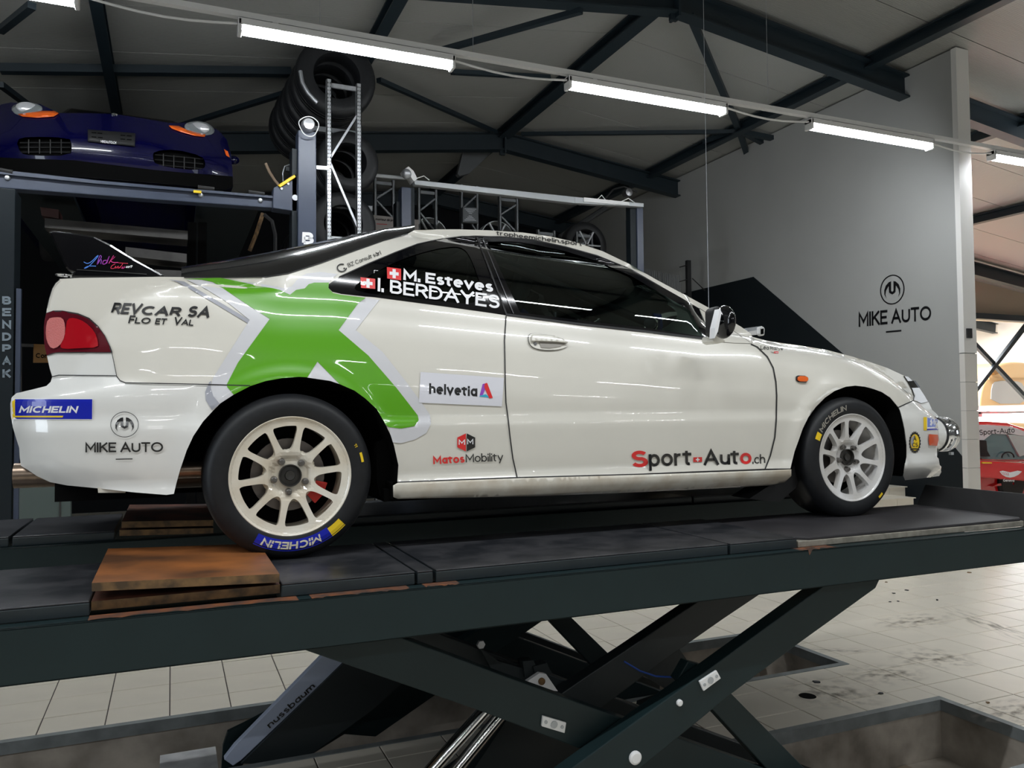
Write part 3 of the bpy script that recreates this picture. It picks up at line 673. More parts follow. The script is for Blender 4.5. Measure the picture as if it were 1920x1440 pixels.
# side beams (channels) of both runways
for y0, y1 in ((2.405, 3.10), (3.87, 4.58)):
    for a, s in ((y0, 1), (y1-0.012, -1)):
        b = MB(); b.box((-2.6, a, 0.862), (XR, a+0.012, 1.008)); b.box((-2.6, min(a, a+s*0.06), 1.001), (XR, max(a+0.012, a+s*0.06), 1.008)); b.box((-2.6, min(a, a+s*0.06), 0.862), (XR, max(a+0.012, a+s*0.06), 0.869))
        b.obj('side_beam', liftg, lift, bevel=0.003)
    for k in range(7): MB().box((-2.2+k*0.85, y0+0.012, 0.90), (-2.15+k*0.85, y1-0.012, 0.995)).obj('cross_member', liftd, lift)
platside = mat('deck_side', (0.020, 0.030, 0.035), 0.42, noise=0.2, nscale=8)
def plate(x0, x1, y0, y1, z0=1.0085, z1=DZ, m=platem, nm='deck_plate', label=None):
    b = MB(); t = 0.006
    b.box((x0, y0, z1-t), (x1, y1, z1)); b.box((x0, y0, z0), (x1, y0+t, z1-t), 1); b.box((x0, y1-t, z0), (x1, y1, z1-t), 1); b.box((x0, y0+t, z0), (x0+t, y1-t, z1-t), 1); b.box((x1-t, y0+t, z0), (x1, y1-t, z1-t), 1)
    return b.obj(nm, [m, platside], lift, bevel=0.004, label=label)
yn = (2.462, 3.075)
for a, c in ((-900, 168), (528, 778), (783, 812), (818, 1366), (1371, 1496)): plate(X(a, yn[0]), X(c, yn[0]), *yn)
XT = X(1499, yn[0])
b = MB(); b.box((XT, 2.464, 1.009), (3.58, 3.06, 1.034)); b.obj('turntable_frame', mat('worn_light_steel', (.33, .31, .26), .5, noise=.4, nscale=25), lift, bevel=0.003, label='bare steel frame under the front plate')
b = MB(); b.prism([(XT-0.0, 2.52, 1.034), (XT+0.06, 2.466, 1.034), (3.56, 2.466, 1.034), (3.60, 2.50, 1.034), (3.60, 3.06, 1.034), (XT, 3.06, 1.034)], (0, 0, 0.012)); b.obj('turntable_plate', rubmat, lift, bevel=0.003, label='wide black plate under the front wheel')
yf = (3.905, 4.56)
for a, c in ((-1500, 15), (22, 214), (505, 1300), (1304, 1450)): plate(X(a, yf[0]), X(c, yf[0]), *yf)
b = MB(); b.box((X(1455, 3.9), 3.91, 1.004), (3.6, 4.56, 1.034)); b.obj('turntable_plate', rubmat, lift)
# run-off stop at the front end
for y0, y1 in ((2.44, 3.08), (3.89, 4.57)):
    b = MB(); b.prism([(3.615, y0, 1.02), (3.70, y0, 1.145), (3.715, y0, 1.14), (3.70, y0, 1.0), (3.615, y0, 1.0)], (0, y1-y0, 0)); b.obj('stop_flap', blackrub, lift, bevel=0.004)
# rust along the ledge
for a, c in ((165, 560), (585, 770), (800, 865), (1505, 1570)):
    x0, x1 = X(a, 2.41), X(c, 2.41); n = 20
    top = [(x0+(x1-x0)*i/n, 2.407+0.022*random.random(), 1.0082) for i in range(n+1)]; bot = [(x0+(x1-x0)*i/n, 2.466, 1.0082) for i in range(n+1)][::-1]
    b = MB(); b.prism(top+bot, (0, 0, 0.0006)); b.obj('rust_patch', rust, lift)
b = slab([(1506, 1027), (1530, 1025), (1524, 1030), (1518, 1041), (1515, 1030)], 2.4042, 2.4048); b.obj('rust_patch', rust, lift)
# scissor arms; every one also for the inner side and for the far runway
armB = [(1545, 1098), (1650, 1086), (1642, 1103), (1492, 1211), (1372, 1301), (1196, 1445), (900, 1690), (760, 1690), (1060, 1450), (1210, 1340), (1300, 1276), (1404, 1200)]
armA = [(545, 1210), (740, 1190), (950, 1269), (1162, 1345), (1440, 1443), (1700, 1535), (1700, 1640), (1330, 1495), (1087, 1404), (900, 1333), (600, 1229)]
armD = [(1290, 1240), (1320, 1248), (1372, 1301), (1540, 1472), (1465, 1472), (1339, 1334), (1270, 1275)]
for dy in (0, 0.45, 1.45, 1.90):
    for poly, Y0, Y1, nm in ((armB, 2.50, 2.57, 'scissor_arm'), (armA, 2.585, 2.655, 'scissor_arm'), (armD, 2.585, 2.635, 'strut_arm')):
        if nm == 'strut_arm' and dy in (0.45, 1.90): continue
        b = MB(); P = onY(poly, Y0); P[:, 1] += dy
        if nm == 'scissor_arm' and dy > 1.4: P[:, 2] = np.maximum(P[:, 2], -0.33)
        if nm == 'scissor_arm' and dy < 1.4: P[:, 2] = np.maximum(P[:, 2], -0.29)
        b.prism([Vector(p) for p in P], (0, Y1-Y0, 0)); b.obj(nm, liftg if dy in (0, 1.45) else liftd, lift, bevel=0.004)
c1 = P1(onY, (1190, 1420), 2.5); c2 = P1(onY, (1273, 1317), 2.5); c3 = P1(onY, (800+0, 1420), 2.5)
for c, r in ((c1, 0.024), (c2, 0.012)):
    MB().lathe((c[0], 2.50, c[2]), [(0.0, -0.012), (r*0.7, -0.012), (r, -0.008), (r, 0.0)], n=20).obj('pivot_cap', lampw, lift, smooth=False)
for poly, Y in (([(1018, 1342), (1062, 1355), (1059, 1375), (1016, 1362)], 2.585), ([(1312, 1278), (1344, 1257), (1352, 1272), (1320, 1296)], 2.50)):
    o = slab(poly, Y-0.010, Y).obj('cover_plate', lampw, lift, bevel=0.002, label='small cream bolted cover plate')
    P = onY(poly, Y-0.010); a = (P[0]+P[3])/2; c = (P[1]+P[2])/2
    for t, r in ((.15, .006), (.5, .013), (.85, .006)):
        p = a+(c-a)*t; MB().lathe(tuple(p), [(0, -0.003), (r, -0.003), (r, 0)], n=12).obj('bolt', silver, o)
b = slab([(988, 1278), (1012, 1262), (1024, 1264), (1046, 1296), (1010, 1292)], 2.93, 2.95); o = b.obj('bracket', lampw, lift, label='cream bracket with a brass pin')
p = P1(onY, (1015, 1277), 2.93); MB().lathe(tuple(p), [(0, -0.008), (0.014, -0.008), (0.014, 0)], n=16).obj('pin', woodedge, o)
p = P1(onY, (901, 1208), 2.9); MB().lathe(tuple(p), [(0, -0.01), (0.016, -0.01), (0.018, 0)], n=6).obj('pin', galv, lift)
for poly, Y in (([(1180, 1250), (1235, 1196), (1262, 1200), (1300, 1255), (1310, 1290), (1262, 1300)], 3.15), ([(900, 1215), (935, 1240), (1010, 1262), (990, 1290), (930, 1270)], 3.0), ([(980, 1240), (1000, 1238), (1012, 1262), (985, 1272)], 2.98), ([(1000, 1250), (1025, 1243), (1035, 1262), (1005, 1270)], 2.97), ([(1205, 1320), (1290, 1290), (1300, 1310), (1230, 1370), (1200, 1345)], 3.2)):
    slab(poly, Y, Y+0.05).obj('bracket', liftd, lift)
p = P1(onY, (1232, 1210), 3.145); MB().lathe(tuple(p), [(0, -0.006), (0.018, -0.004), (0.02, 0)], n=16).obj('pin', chrome, lift)
MB().tube([P1(onY, q, 2.95) for q in ((1170, 1240), (1200, 1258), (1230, 1268), (1270, 1270))], 0.004, 6).obj('hose', bluep, lift)
# hydraulic rams: chrome rods at the near side, covered ram with lettering at the far side
for q0, q1, r in (((915, 1325), (795, 1460), 0.026), ((946, 1332), (842, 1460), 0.024)):
    MB().tube([P1(onY, q0, 2.85), P1(onY, q1, 2.85)], r, 20).obj('ram_rod', chrome, lift, smooth=True)
b = slab([(960, 1335), (1000, 1350), (1130, 1400), (1180, 1470), (870, 1470)], 2.90, 2.98); b.obj('ram_housing', liftd, lift)
b = slab([(606, 1228), (652, 1236), (452, 1426), (437, 1436), (420, 1424), (440, 1398)], 3.86, 3.90); o = b.obj('ram_cover', mat('ram_cover_paint', (0.46, 0.52, 0.66), 0.4), lift, bevel=0.003, label='blue-grey ram cover with a maker\'s name')
sticker('lettering', [T('nussbaum', (506, 1366), (592, 1288), 11, black, 0, bold=0.02)], o, lambda q: onY(q, 3.86), 0.003)
b = slab([(652, 1236), (700, 1225), (800, 1240), (700, 1330), (560, 1432), (452, 1432)], 3.84, 3.96); b.obj('ram_housing', liftd, lift)
b = slab([(427, 1373), (470, 1352), (530, 1320), (575, 1300), (530, 1350), (450, 1440), (415, 1445), (418, 1400)], 3.94, 3.97); b.obj('bracket', liftg, lift)
b = slab([(560, 1430), (700, 1262), (790, 1290), (640, 1380)], 3.98, 4.05); b.obj('scissor_arm', liftd, lift)
# support block in the pit
a = P1(onY, (300, 1412), 4.3); c = P1(onY, (405, 1400), 4.3); b = MB(); b.box((a[0], 4.05, -0.335), (c[0], 4.35, a[2]-0.03)); tag(b.obj('concrete_block', mat('pale_concrete', (0.42, 0.42, 0.42), 0.8, noise=0.3, nscale=10)), 'pale concrete block in the far pit left of the lift ram', 'block')
# wooden boards laid on the runways
def board(pts, Y0, Y1, lab, m=wood, grp='plywood boards bridging the runway gaps'):
    P = onY(pts, Y0); b = MB(); n = 4; V = [tuple(p) for p in P]+[(p[0], Y1, p[2]) for p in P]
    b.add(V[:], [(0, 1, 5, 4)], 0); b.add(V, [(3, 2, 1, 0), (4, 5, 6, 7), (1, 2, 6, 5), (3, 0, 4, 7), (2, 3, 7, 6)], 1)
    return tag(b.obj('plywood_board', [m, woodedge]), lab, 'board', grp)
board([(172, 1093), (524, 1076), (524, 1092), (172, 1109)], 2.455, 3.06, 'orange-brown plywood board on top, behind the rear wheel of the rally car')
board([(171, 1128), (525, 1096), (525, 1112), (171, 1145)], 2.475, 3.06, 'dark-edged plywood board lying under the orange-brown one', woodd)
board([(228, 978), (400, 975), (400, 986), (228, 990)], 3.885, 4.60, 'stained plywood board on the far runway, upper of the pair', woodd)
board([(224, 994), (400, 990), (400, 1000), (224, 1005)], 3.885, 4.60, 'lower plywood board on the far runway', woodd)
# ================================================================== WHITE RALLY CAR
car = thing('rally_car', 'white two-door rally coupe with a green X graphic, parked on the scissor lift', 'car', (1.67, 3.7, 1.05))
_jmem = {}
tail = [(87, 588), (100, 583.5), (117, 583.5), (146, 588.5), (166.7, 597), (183, 611.7), (196, 630), (206, 651), (209.6, 660.8), (146, 660), (104, 661), (88, 666), (84, 650), (83, 638), (82.5, 614), (84, 600)]
arcR = [(745, 903), (747, 872), (739, 836), (733, 817), (722, 794), (706, 766), (685, 746), (664.6, 731.5), (633, 718), (599.5, 709), (560, 705), (529, 707.5), (498, 713), (469, 723)]
arcRb = [(469, 723), (438, 739.5), (414.6, 755), (400, 769.5), (381, 790), (362.5, 817.5), (350, 844.6), (338, 880), (331, 905), (326, 926)]
doorrear = [(949, 592), (946, 638), (947.4, 716), (948.7, 755), (952.6, 784), (956.5, 820), (961.7, 859.5), (969.5, 894.6)]
doorfront = [(1434.7, 879), (1444.6, 854), (1453, 820), (1455.5, 789), (1456.5, 742), (1455, 716), (1450, 690), (1439, 669), (1420, 650.5), (1408, 645)]
winbot_d = [(949, 592), (1090, 610.5), (1200, 622.5), (1333, 638.5)]
quar_bot = [(949, 591.5), (908, 585), (825, 573.5), (700, 557), (685, 556), (640, 551), (623, 547), (616, 540), (616, 533)]
quar_top = [(636, 519), (690.6, 494), (741.7, 472.5), (783, 457), (825, 447.8), (866.7, 443), (892, 441.6)]
win_top = [(892, 441.6), (940, 443.5), (992.5, 448.4), (1055, 461), (1117.5, 478), (1180, 503), (1242.5, 539), (1280, 560), (1310, 578)]
roofsil = [(777, 431.5), (820, 430), (860, 430), (920, 432), (980, 436), (1030, 443), (1080, 454), (1130, 471), (1180, 495), (1230, 524), (1290, 556), (1340, 583), (1390, 613), (1408, 626)]
decksil = [(112, 523), (150, 521), (230, 520), (300, 519), (340, 519.5)]
hatchlow = [(340, 519.5), (420, 520), (500, 518.5), (540, 512), (600, 493), (660, 471), (720, 450), (765, 438), (777, 431.5)]
main = decksil+hatchlow[1:-1]+roofsil+[(1408, 643)]+[(1360, 609), (1310, 577.5)]+win_top[::-1][1:-1]+quar_top[::-1]+quar_bot[::-1]+doorrear[1:]+arcR+\
    [(400, 720.6), (300, 719), (235, 717), (225, 713), (219, 705), (214, 682), (209.6, 660.8)]+tail[0:9][::-1][1:]+[(88, 578), (92, 560), (98, 541), (104, 531)]
panel('body_shell', [main], paint, car, step=0.016, mirror=True)
panel('tail_panel', [[(88, 667), (104, 662), (146, 661), (209.6, 661.5), (214, 682), (218.5, 704), (110, 703), (98, 706), (93, 690)]], paint2, car, mirror=True)
o = panel('rear_bumper', [[(98, 707), (110, 704), (217.7, 705), (225, 714.5), (235, 718), (300, 720), (400, 721.6)]+arcRb+[(312, 928), (250, 923), (187.5, 916), (125, 910), (94, 904), (69, 892.5), (52, 881), (39, 873), (37, 857), (36, 840), (30, 821), (24, 801), (20, 778), (19.5, 757), (22, 745), (31, 737), (62, 730), (87, 723.7), (95, 716)]], paint2, car, step=0.022, mirror=True)
doorp = winbot_d+[(1340, 641), (1375, 643)]+[(1408, 645)]+doorfront[::-1][1:]+[(1320, 883), (1200, 888), (1080, 892)]+doorrear[::-1][:-1]
door = panel('door', [doorp], paint, car, mirror=True)
panel('sail_panel', [[(1311, 579), (1332, 632), (1338, 640), (1375, 643), (1408, 644), (1360, 611)]], paint, car, off=-0.004, mirror=True)
arcF = [(1490, 846), (1497.7, 825), (1505, 804), (1515.4, 782.7), (1529.6, 763), (1547, 745.5), (1565, 733), (1586, 725), (1604, 723), (1621.7, 725), (1639, 729.6), (1653.5, 735), (1669.5, 745.5), (1684, 763)]
hoodsil = [(1409, 631), (1430, 637), (1450, 641), (1500, 648), (1550, 656), (1600, 669), (1632, 679), (1664, 690), (1695, 704.5)]
fender = hoodsil+[(1703, 717), (1710, 731), (1713, 742), (1712, 750.5), (1684, 763)]+arcF[::-1][1:]+[(1485, 866), (1482, 879)]+doorfront
panel('front_fender', [fender], paint, car, mirror=True)
panel('headlight', [[(1696, 705), (1703, 706.5), (1713, 716), (1725, 729), (1733, 741), (1740, 753), (1727, 756), (1713.5, 751), (1714, 742), (1711, 731), (1704, 717)]], mat('headlight_cover', (0.7, 0.7, 0.72), 0.12, coat=1), car, mirror=True)
panel('front_bumper', [[(1685, 764), (1713, 752), (1727, 757), (1741, 753.5), (1748, 769), (1755, 775), (1761.5, 783), (1763.5, 800), (1763, 836), (1757, 839), (1757, 857), (1760, 860), (1762, 872), (1765, 885), (1761, 892.5), (1728, 897), (1697, 900.5), (1693.4, 892), (1697, 870), (1699.6, 857), (1699.6, 830), (1696, 804), (1692, 786), (1688, 771)]], paint2, car, step=0.02, mirror=True)
# side skirt: a shaped sill
sk_t = [(745, 905), (970, 896.5), (1200, 890), (1482, 880)]; sk_b = [(745, 935), (1012, 930), (1210, 922), (1340, 915.5), (1444, 910), (1470, 904), (1482, 892)]
o = panel('side_skirt', [sk_t+sk_b[::-1]+[(737.5, 932), (737, 910)]], dirty, car, off=-0.006, step=0.015, mirror=True, thick=0.004)
# black window surrounds and glass
qh = chaikin([(655, 541), (705, 509), (760, 483), (815, 467), (850, 462), (868, 465), (880, 478), (895, 515), (912, 574), (780, 560), (690, 551)], 2)
panel('window_surround', [quar_top[:-1]+[(891, 442.6), (947, 590.5)]+quar_bot[1:], qh], blackgloss, car, off=-0.001, step=0.012, mirror=True, label='glossy black surround of the quarter window')
panel('quarter_window', [[(q[0]*1.0, q[1]) for q in chaikin([(648, 544), (700, 506), (760, 479), (815, 463), (855, 458), (873, 463), (886, 480), (900, 515), (917, 579), (780, 563), (680, 553)], 1)]], glassd, car, off=0.003, mirror=True)
dh_ = [(913, 453), (960, 453), (1000, 458), (1060, 471), (1120, 490), (1180, 516), (1240, 551), (1292, 582), (1318, 631), (1200, 613.5), (1090, 601), (975, 586)]
panel('window_surround', [[(893.5, 442.6)]+win_top[1:]+[(1332, 636.5)]+winbot_d[::-1][1:-1]+[(950.5, 591)], dh_], blackgloss, car, off=-0.002, step=0.012, mirror=True, label='glossy black frame of the door window')
panel('door_window', [[(909, 450), (960, 450), (1000, 455), (1060, 468), (1120, 487), (1180, 512), (1242, 547), (1295, 578), (1322, 635), (1200, 617), (1090, 605), (972, 590)]], glass, car, off=0.006)
_fo = panel('door_window', [[(909, 450), (1000, 455), (1120, 487), (1242, 547), (1295, 578), (1322, 635), (1090, 605), (972, 590)]], glassd, car, off=0.008, mirror=True)
bpy.data.objects.remove(_fo)
def ribbon(pts, wpx, m, parent, name, off=0.0042, proj=hit, label=None, closed=False):
    p = np.array(pts, float); q = []
    for i in range(len(p)-1):
        k = max(1, int(np.linalg.norm(p[i+1]-p[i])/8)); q += [p[i]+(p[i+1]-p[i])*j/k for j in range(k)]
    q.append(p[-1]); q = np.array(q); d = np.gradient(q, axis=0); d /= np.linalg.norm(d, axis=1)[:, None]+1e-9; n = np.stack([-d[:, 1], d[:, 0]], 1)*wpx/2
    V = toward(proj(np.concatenate([q+n, q-n])), off); k = len(q)
    F = [(i, i+1, i+1+k, i+k) for i in range(k-1)]; a = V[list(F[0])]
    if np.dot(np.cross(a[1]-a[0], a[2]-a[0]), CAM-a[0]) < 0: F = [f[::-1] for f in F]
    return obj(name, V, F, m, parent, smooth=True, label=label)
for pts, wd in ((doorrear, 2.2), (doorfront, 2.4), ([(969.5, 895.5), (1200, 889.3), (1434.7, 880), (1482, 879.5)], 2.4), ([(745.6, 904.3), (969.5, 895.5)], 2.6), ([(98, 706.3), (110, 703.5), (218, 704.5), (225, 713.5), (235, 717.5), (400, 721), (469, 723)], 1.8),
                ([(209.6, 661), (214, 682), (218.5, 704)], 1.2), ([(1685, 763.5), (1712.5, 751), (1714, 742), (1710.5, 731), (1703, 717), (1695, 705)], 1.8), ([(1407.5, 629), (1408, 644)], 1.4), ([(1311, 578), (1360, 610), (1406, 642)], 1.5), (tail[0:9], 2.6), ([(88, 666), (104, 661), (209, 661)], 1.6), ([(112, 524), (104, 531), (98, 541), (92, 560), (88, 578)], 1.2)):
    ribbon(pts, wd, blackrub, car, 'panel_seam')
ribbon([(949, 589.5), (1090, 608), (1200, 620), (1331, 636)], 4, blackrub, car, 'window_seal', 0.004)
ribbon([(894, 443), (920, 510), (950, 590)], 3, blackrub, car, 'window_seal', 0.004)
ribbon([(905, 447), (932, 513), (963, 588)], 2, mat('seal_shine', (0.05, 0.05, 0.055), 0.2, coat=1), car, 'window_seal', 0.006)  # sheen along the seal, put in as a paler strip
ribbon([(636, 519), (690, 494.4), (742, 472.8), (783, 457.4), (825, 448.3), (866, 443.3), (940, 443.8), (1000, 449.6), (1060, 462.6), (1120, 479.4), (1180, 503.5), (1240, 538)], 2.0, blackrub, car, 'roof_gutter', 0.004)
# tail light
tl = panel('tail_light', [tail], taildark, car, off=-0.004, step=0.02, mirror=True)
tlu = chaikin([(127, 598), (140, 596), (160, 604), (178, 622), (184, 640), (184, 652), (150, 653), (120, 655), (112, 650), (121, 634), (124, 615)], 1)
panel('reflector', [tlu], tailred, tl, off=-0.008, step=0.02, label='bright red inner reflector')
panel('reflector', [chaikin([(90, 598), (104, 595), (118, 596), (123, 610), (122, 632), (112, 650), (97, 655), (88, 640), (86, 620)], 1)], tailpink, tl, off=-0.009, step=0.02, label='pale pink ribbed lens')
# closures between the two flanks
H = lambda q: hit(np.array(q, float))
bridge('boot_lid', H(decksil), paint, car, (0, 0, -0.01))
lo = H(hatchlow); sil = onY([(340, 517), (420, 494), (500, 476), (560, 464), (620, 452), (680, 442), (730, 436), (760, 432), (777, 430)], 3.42)
V = []; F = []; k = len(lo)
for t in (0, .15, .3, .5, .75, 1.0):
    V += [tuple(a*(1-t)+b*t+np.array([0, 0, 0.035*4*t*(1-t)*min(1, (b[2]-a[2])/0.08)])) for a, b in zip(lo, sil)]
V += [(b[0], YC, b[2]+0.004) for b in sil]
m0 = 6
for j in range(m0-1, -1, -1): V += [(V[j*k+i][0], 2*YC-V[j*k+i][1], V[j*k+i][2]) for i in range(k)]
for j in range(12):
    for i in range(k-1): F.append((j*k+i, j*k+i+1, (j+1)*k+i+1, (j+1)*k+i))
obj('rear_window', V, F, blackgloss, car, smooth=True)
ribbon([(345, 520.2), (420, 520.6), (500, 519), (540, 512.6), (600, 493.6), (660, 471.6), (720, 450.6), (765, 438.6)], 2.0, blackrub, car, 'window_seal', 0.003)
bridge('roof', H(roofsil[:9]), paint, car, (0, 0, 0.045))
_hl = H(roofsil); _hl = _hl+np.array([0, 0.012, -0.018]); bridge('headliner', _hl[:10], void, car, (0, 0, 0.03))
b = MB(); q0 = H([(949, 592)])[0]; q1 = H([(1333, 638)])[0]; b.prism([(q0[0], q0[1]+.06, q0[2]-.03), (q1[0], q1[1]+.06, q1[2]-.03), (q1[0], 4.3, q1[2]-.06), (q0[0], 4.3, q0[2]-.06)], (0, 0, .01)) if False else b.box((.9, 4.36, 1.3), (2.3, 4.38, 1.86)); b.obj('door_card', void, car)
bridge('windscreen', H(roofsil[8:]), glassd, car, (0.16, 0, 0.02))
bridge('bonnet', H(hoodsil), paint, car, (0.02, 0, 0.012), pw=0.6)
rs = H([(112, 523), (104, 531), (98, 541), (92, 560), (88, 578), (84, 600), (82.5, 614), (83, 638), (88, 666), (93, 690), (97, 706), (95, 716), (87, 723.7), (62, 730), (31, 737), (22, 745), (19.5, 757), (20, 778), (24, 801), (30, 821), (36, 840), (37, 857), (39, 873), (52, 881)])
bridge('rear_fascia', rs, paint2, car, (-0.035, 0, 0), pw=1.2)
fs = H([(1695, 704.5), (1703, 706.5), (1713, 716), (1725, 729), (1733, 741), (1741, 753.5), (1748, 769), (1755, 775), (1761.5, 783), (1763.5, 800), (1763, 836), (1757, 857), (1762, 872), (1765, 885), (1761, 892.5)])
bridge('front_fascia', fs, paint2, car, (0.10, 0, 0), pw=0.7)
# wheel houses, underbody, cabin
def arch_liner(arc, nm):
    P = H(arc); V = []
    for t in (0, 0.012, 0.42): V += [(p[0], p[1]+t+0.003, p[2]-(0.0 if t != 0.012 else 0.004)) for p in P]
    k = len(P); F = []
    for j in range(2):
        for i in range(k-1): F.append((j*k+i, j*k+i+1, (j+1)*k+i+1, (j+1)*k+i))
    F.append(tuple(range(2*k, 3*k))); o = obj(nm, V, F, void, car, smooth=False)
    return o
arch_liner([(737, 935), (737, 905)]+arcR+arcRb[1:], 'wheel_housing'); arch_liner([(1482, 892), (1485, 866)]+arcF+[(1688, 771), (1696, 804), (1699, 830), (1699, 857), (1694, 892)], 'wheel_housing')
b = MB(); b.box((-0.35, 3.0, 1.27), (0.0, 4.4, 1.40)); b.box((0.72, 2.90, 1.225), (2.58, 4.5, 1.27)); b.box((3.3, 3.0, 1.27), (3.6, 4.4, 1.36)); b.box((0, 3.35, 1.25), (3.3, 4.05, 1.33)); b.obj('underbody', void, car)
b = MB(); b.box((1.5, 3.2, 1.225), (2.6, 3.32, 1.245)); b.obj('underbody_rail', steel, car)
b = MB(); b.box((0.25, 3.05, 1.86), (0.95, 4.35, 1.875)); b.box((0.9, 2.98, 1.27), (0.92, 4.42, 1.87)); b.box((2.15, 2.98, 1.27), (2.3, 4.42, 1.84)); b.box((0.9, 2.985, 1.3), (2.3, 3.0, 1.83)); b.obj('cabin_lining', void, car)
b = MB()
for y in (3.25, 4.15):
    b.tube([(1.25, y, 1.4), (1.15, y, 1.9), (1.2, y, 2.26)], 0.022, 10)
b.tube([(1.2, 3.25, 2.26), (1.2, 4.15, 2.26)], 0.022, 10); b.tube([(1.2, 3.25, 2.26), (2.1, 3.2, 1.95)], 0.02, 10); b.obj('roll_cage', mat('cage_paint', (0.05, 0.06, 0.06), 0.4), car, smooth=True)
b = MB(); b.tube([P1(onY, (990, 487), 3.3), P1(onY, (975, 545), 3.3), P1(onY, (960, 590), 3.3)], [0.045, 0.045, 0.03], 14); b.obj('cage_padding', cagem, car, smooth=True)
for y in (3.36, 4.0):
    b = MB(); b.box((1.2, y-0.2, 1.38), (1.65, y+0.2, 1.5)); b.prism([(1.18, y-0.21, 1.4), (1.3, y-0.21, 1.4), (1.17, y-0.21, 2.1), (1.03, y-0.21, 2.1), (1.0, y-0.21, 1.9)], (0, 0.42, 0)); b.obj('bucket_seat', seatm, car, bevel=0.03)
b = MB(); b.prism([(1.85, 3.05, 1.6), (2.3, 3.05, 1.6), (2.3, 3.05, 1.86), (2.05, 3.05, 1.87), (1.9, 3.05, 1.8)], (0, 1.3, 0)); b.obj('dashboard', seatm, car)
b = slab([(982, 578), (1000, 594), (972, 592)], 3.06, 3.08); b.obj('belt_strap', bluep, car)
b = slab([(1225, 587), (1240, 589), (1243, 610), (1241, 622), (1237, 622), (1238, 600), (1226, 592)], 3.2, 3.22); b.obj('dash_trim', bluep, car)
b = MB(); c = P1(onY, (1219, 606), 3.15); b.sphere(tuple(c), (0.035, 0.015, 0.030), 12); b.obj('far_mirror_disc', lens, car, smooth=True)  # added disc standing in for the far door mirror seen through the cabin
# mirror
mr = slab([(1337, 582), (1341, 576), (1350, 573), (1352, 585), (1347, 612), (1342, 632), (1338, 622)], 2.74, 2.80); o = mr.obj('mirror_back', blackrub, car, bevel=0.008)
c = P1(onY, (1357, 604), 2.72); b = MB(); b.sphere(tuple(c), (0.030, 0.07, 0.070), 24); mo = b.obj('wing_mirror', blackgloss, car, smooth=True, label='glossy black wing mirror')
b = slab([(1350, 579), (1353, 586), (1346, 622), (1340, 634), (1341, 615)], 2.665, 2.70); b.obj('mirror_glass', white, mo)
b = slab([(1337, 630), (1350, 626), (1362, 640), (1345, 645), (1336, 640)], 2.78, 2.86); b.obj('mirror_foot', paint, mo, bevel=0.006)
c2 = (c[0], 2*YC-c[1], c[2]); b = MB(); b.sphere(c2, (0.030, 0.07, 0.070), 16); b.obj('wing_mirror', blackgloss, car, smooth=True)
# door handle
hd = [(990, 632), (993, 626), (1003, 625), (1020, 626), (1040, 630), (1056, 637), (1064, 644), (1063, 650), (1050, 655), (1030, 657), (1008, 655), (996, 650), (991, 642)]
o = panel('door_handle', [chaikin(hd, 1)], paint, car, off=-0.006, step=0.01)
ribbon(chaikin(hd, 1)+[chaikin(hd, 1)[0]], 1.0, blackrub, o, 'handle_seam', 0.007)
panel('handle_recess', [[(1009, 641), (1062, 643), (1048, 650), (1030, 653), (1013, 652)]], mat('handle_recess_shade', (0.30, 0.28, 0.25), 0.5), o, off=-0.009, step=0.01)  # darker tone stands for the shade inside the recess
panel('handle_grip', [[(993, 639), (994, 628), (1010, 627), (1035, 630), (1052, 636), (1061, 643), (1040, 641)]], paint, o, off=-0.020, step=0.01, thick=0.008)
c = H([(1002, 645)])[0]; MB().lathe((c[0], c[1]-0.010, c[2]), [(0, -.001), (.006, -.001), (.007, .004)], n=14).obj('key_cylinder', steel, o)
# side repeater and front indicator
rp = [(x, y) for x, y in ell((1502, 710.5), 11.5, 6.2, 24)]; panel('side_repeater', [[(1491, 706), (1495, 704), (1508, 704.5), (1513, 707), (1514, 712), (1511, 717), (1496, 716.5), (1491, 713)]], blackrub, car, off=-0.004, step=0.01)
panel('repeater_lens', [[(1493, 707), (1497, 705), (1507, 705.5), (1512, 708.5), (1512, 713), (1509, 715.5), (1497, 715), (1493, 712)]], orange, car, off=-0.012, step=0.006, thick=0.006)
panel('front_indicator', [[(1740, 814), (1757, 815), (1758, 825), (1755, 836), (1741, 835), (1739.5, 825)]], mat('orange_red_lens', (0.75, 0.09, 0.02), 0.25, coat=1), car, off=-0.006, step=0.012)
# rally lamp pods
for yy in (3.08, 2*YC-3.08):
    c0 = P1(onY, (1767, 814), 3.08); cx = c0[0]-0.05; z = c0[2]
    b = MB(); b.lathe((cx, yy, z), [(0.0, -0.13), (0.082, -0.13), (0.090, -0.05), (0.090, 0.0)], (1, 0, 0), 32); lp = b.obj('lamp_pod', paint2, car, smooth=True)
    b = MB(); b.lathe((cx, yy, z), [(0.0905, -0.012), (0.094, 0.00), (0.086, 0.015), (0.086, 0.035), (0.095, 0.04), (0.095, 0.05), (0.088, 0.052), (0.088, 0.062), (0.094, 0.064), (0.090, 0.075), (0.080, 0.08)], (1, 0, 0), 36); b.obj('lamp_rim', chrome, lp, smooth=True)
    b = MB(); b.lathe((cx, yy, z), [(0, 0.095), (0.05, 0.09), (0.081, 0.076)], (1, 0, 0), 32); b.obj('lamp_glass', lens, lp, smooth=True)
    b = MB(); b.box((cx+0.05, yy-0.05, z-0.11), (cx+0.07, yy-0.035, z-0.095)); b.obj('lamp_bracket', galv, lp)
    b = MB(); b.lathe((cx+0.0, yy, z), [(0.0915, -0.03), (0.096, -0.026), (0.096, -0.018), (0.0915, -0.014)], (1, 0, 0), 30); b.obj('lamp_clamp', blackrub, lp)
b = slab([(1713, 714), (1717, 714), (1725.5, 726), (1722, 727)], 3.04, 3.08); b.obj('bonnet_badge', blackgloss, car)
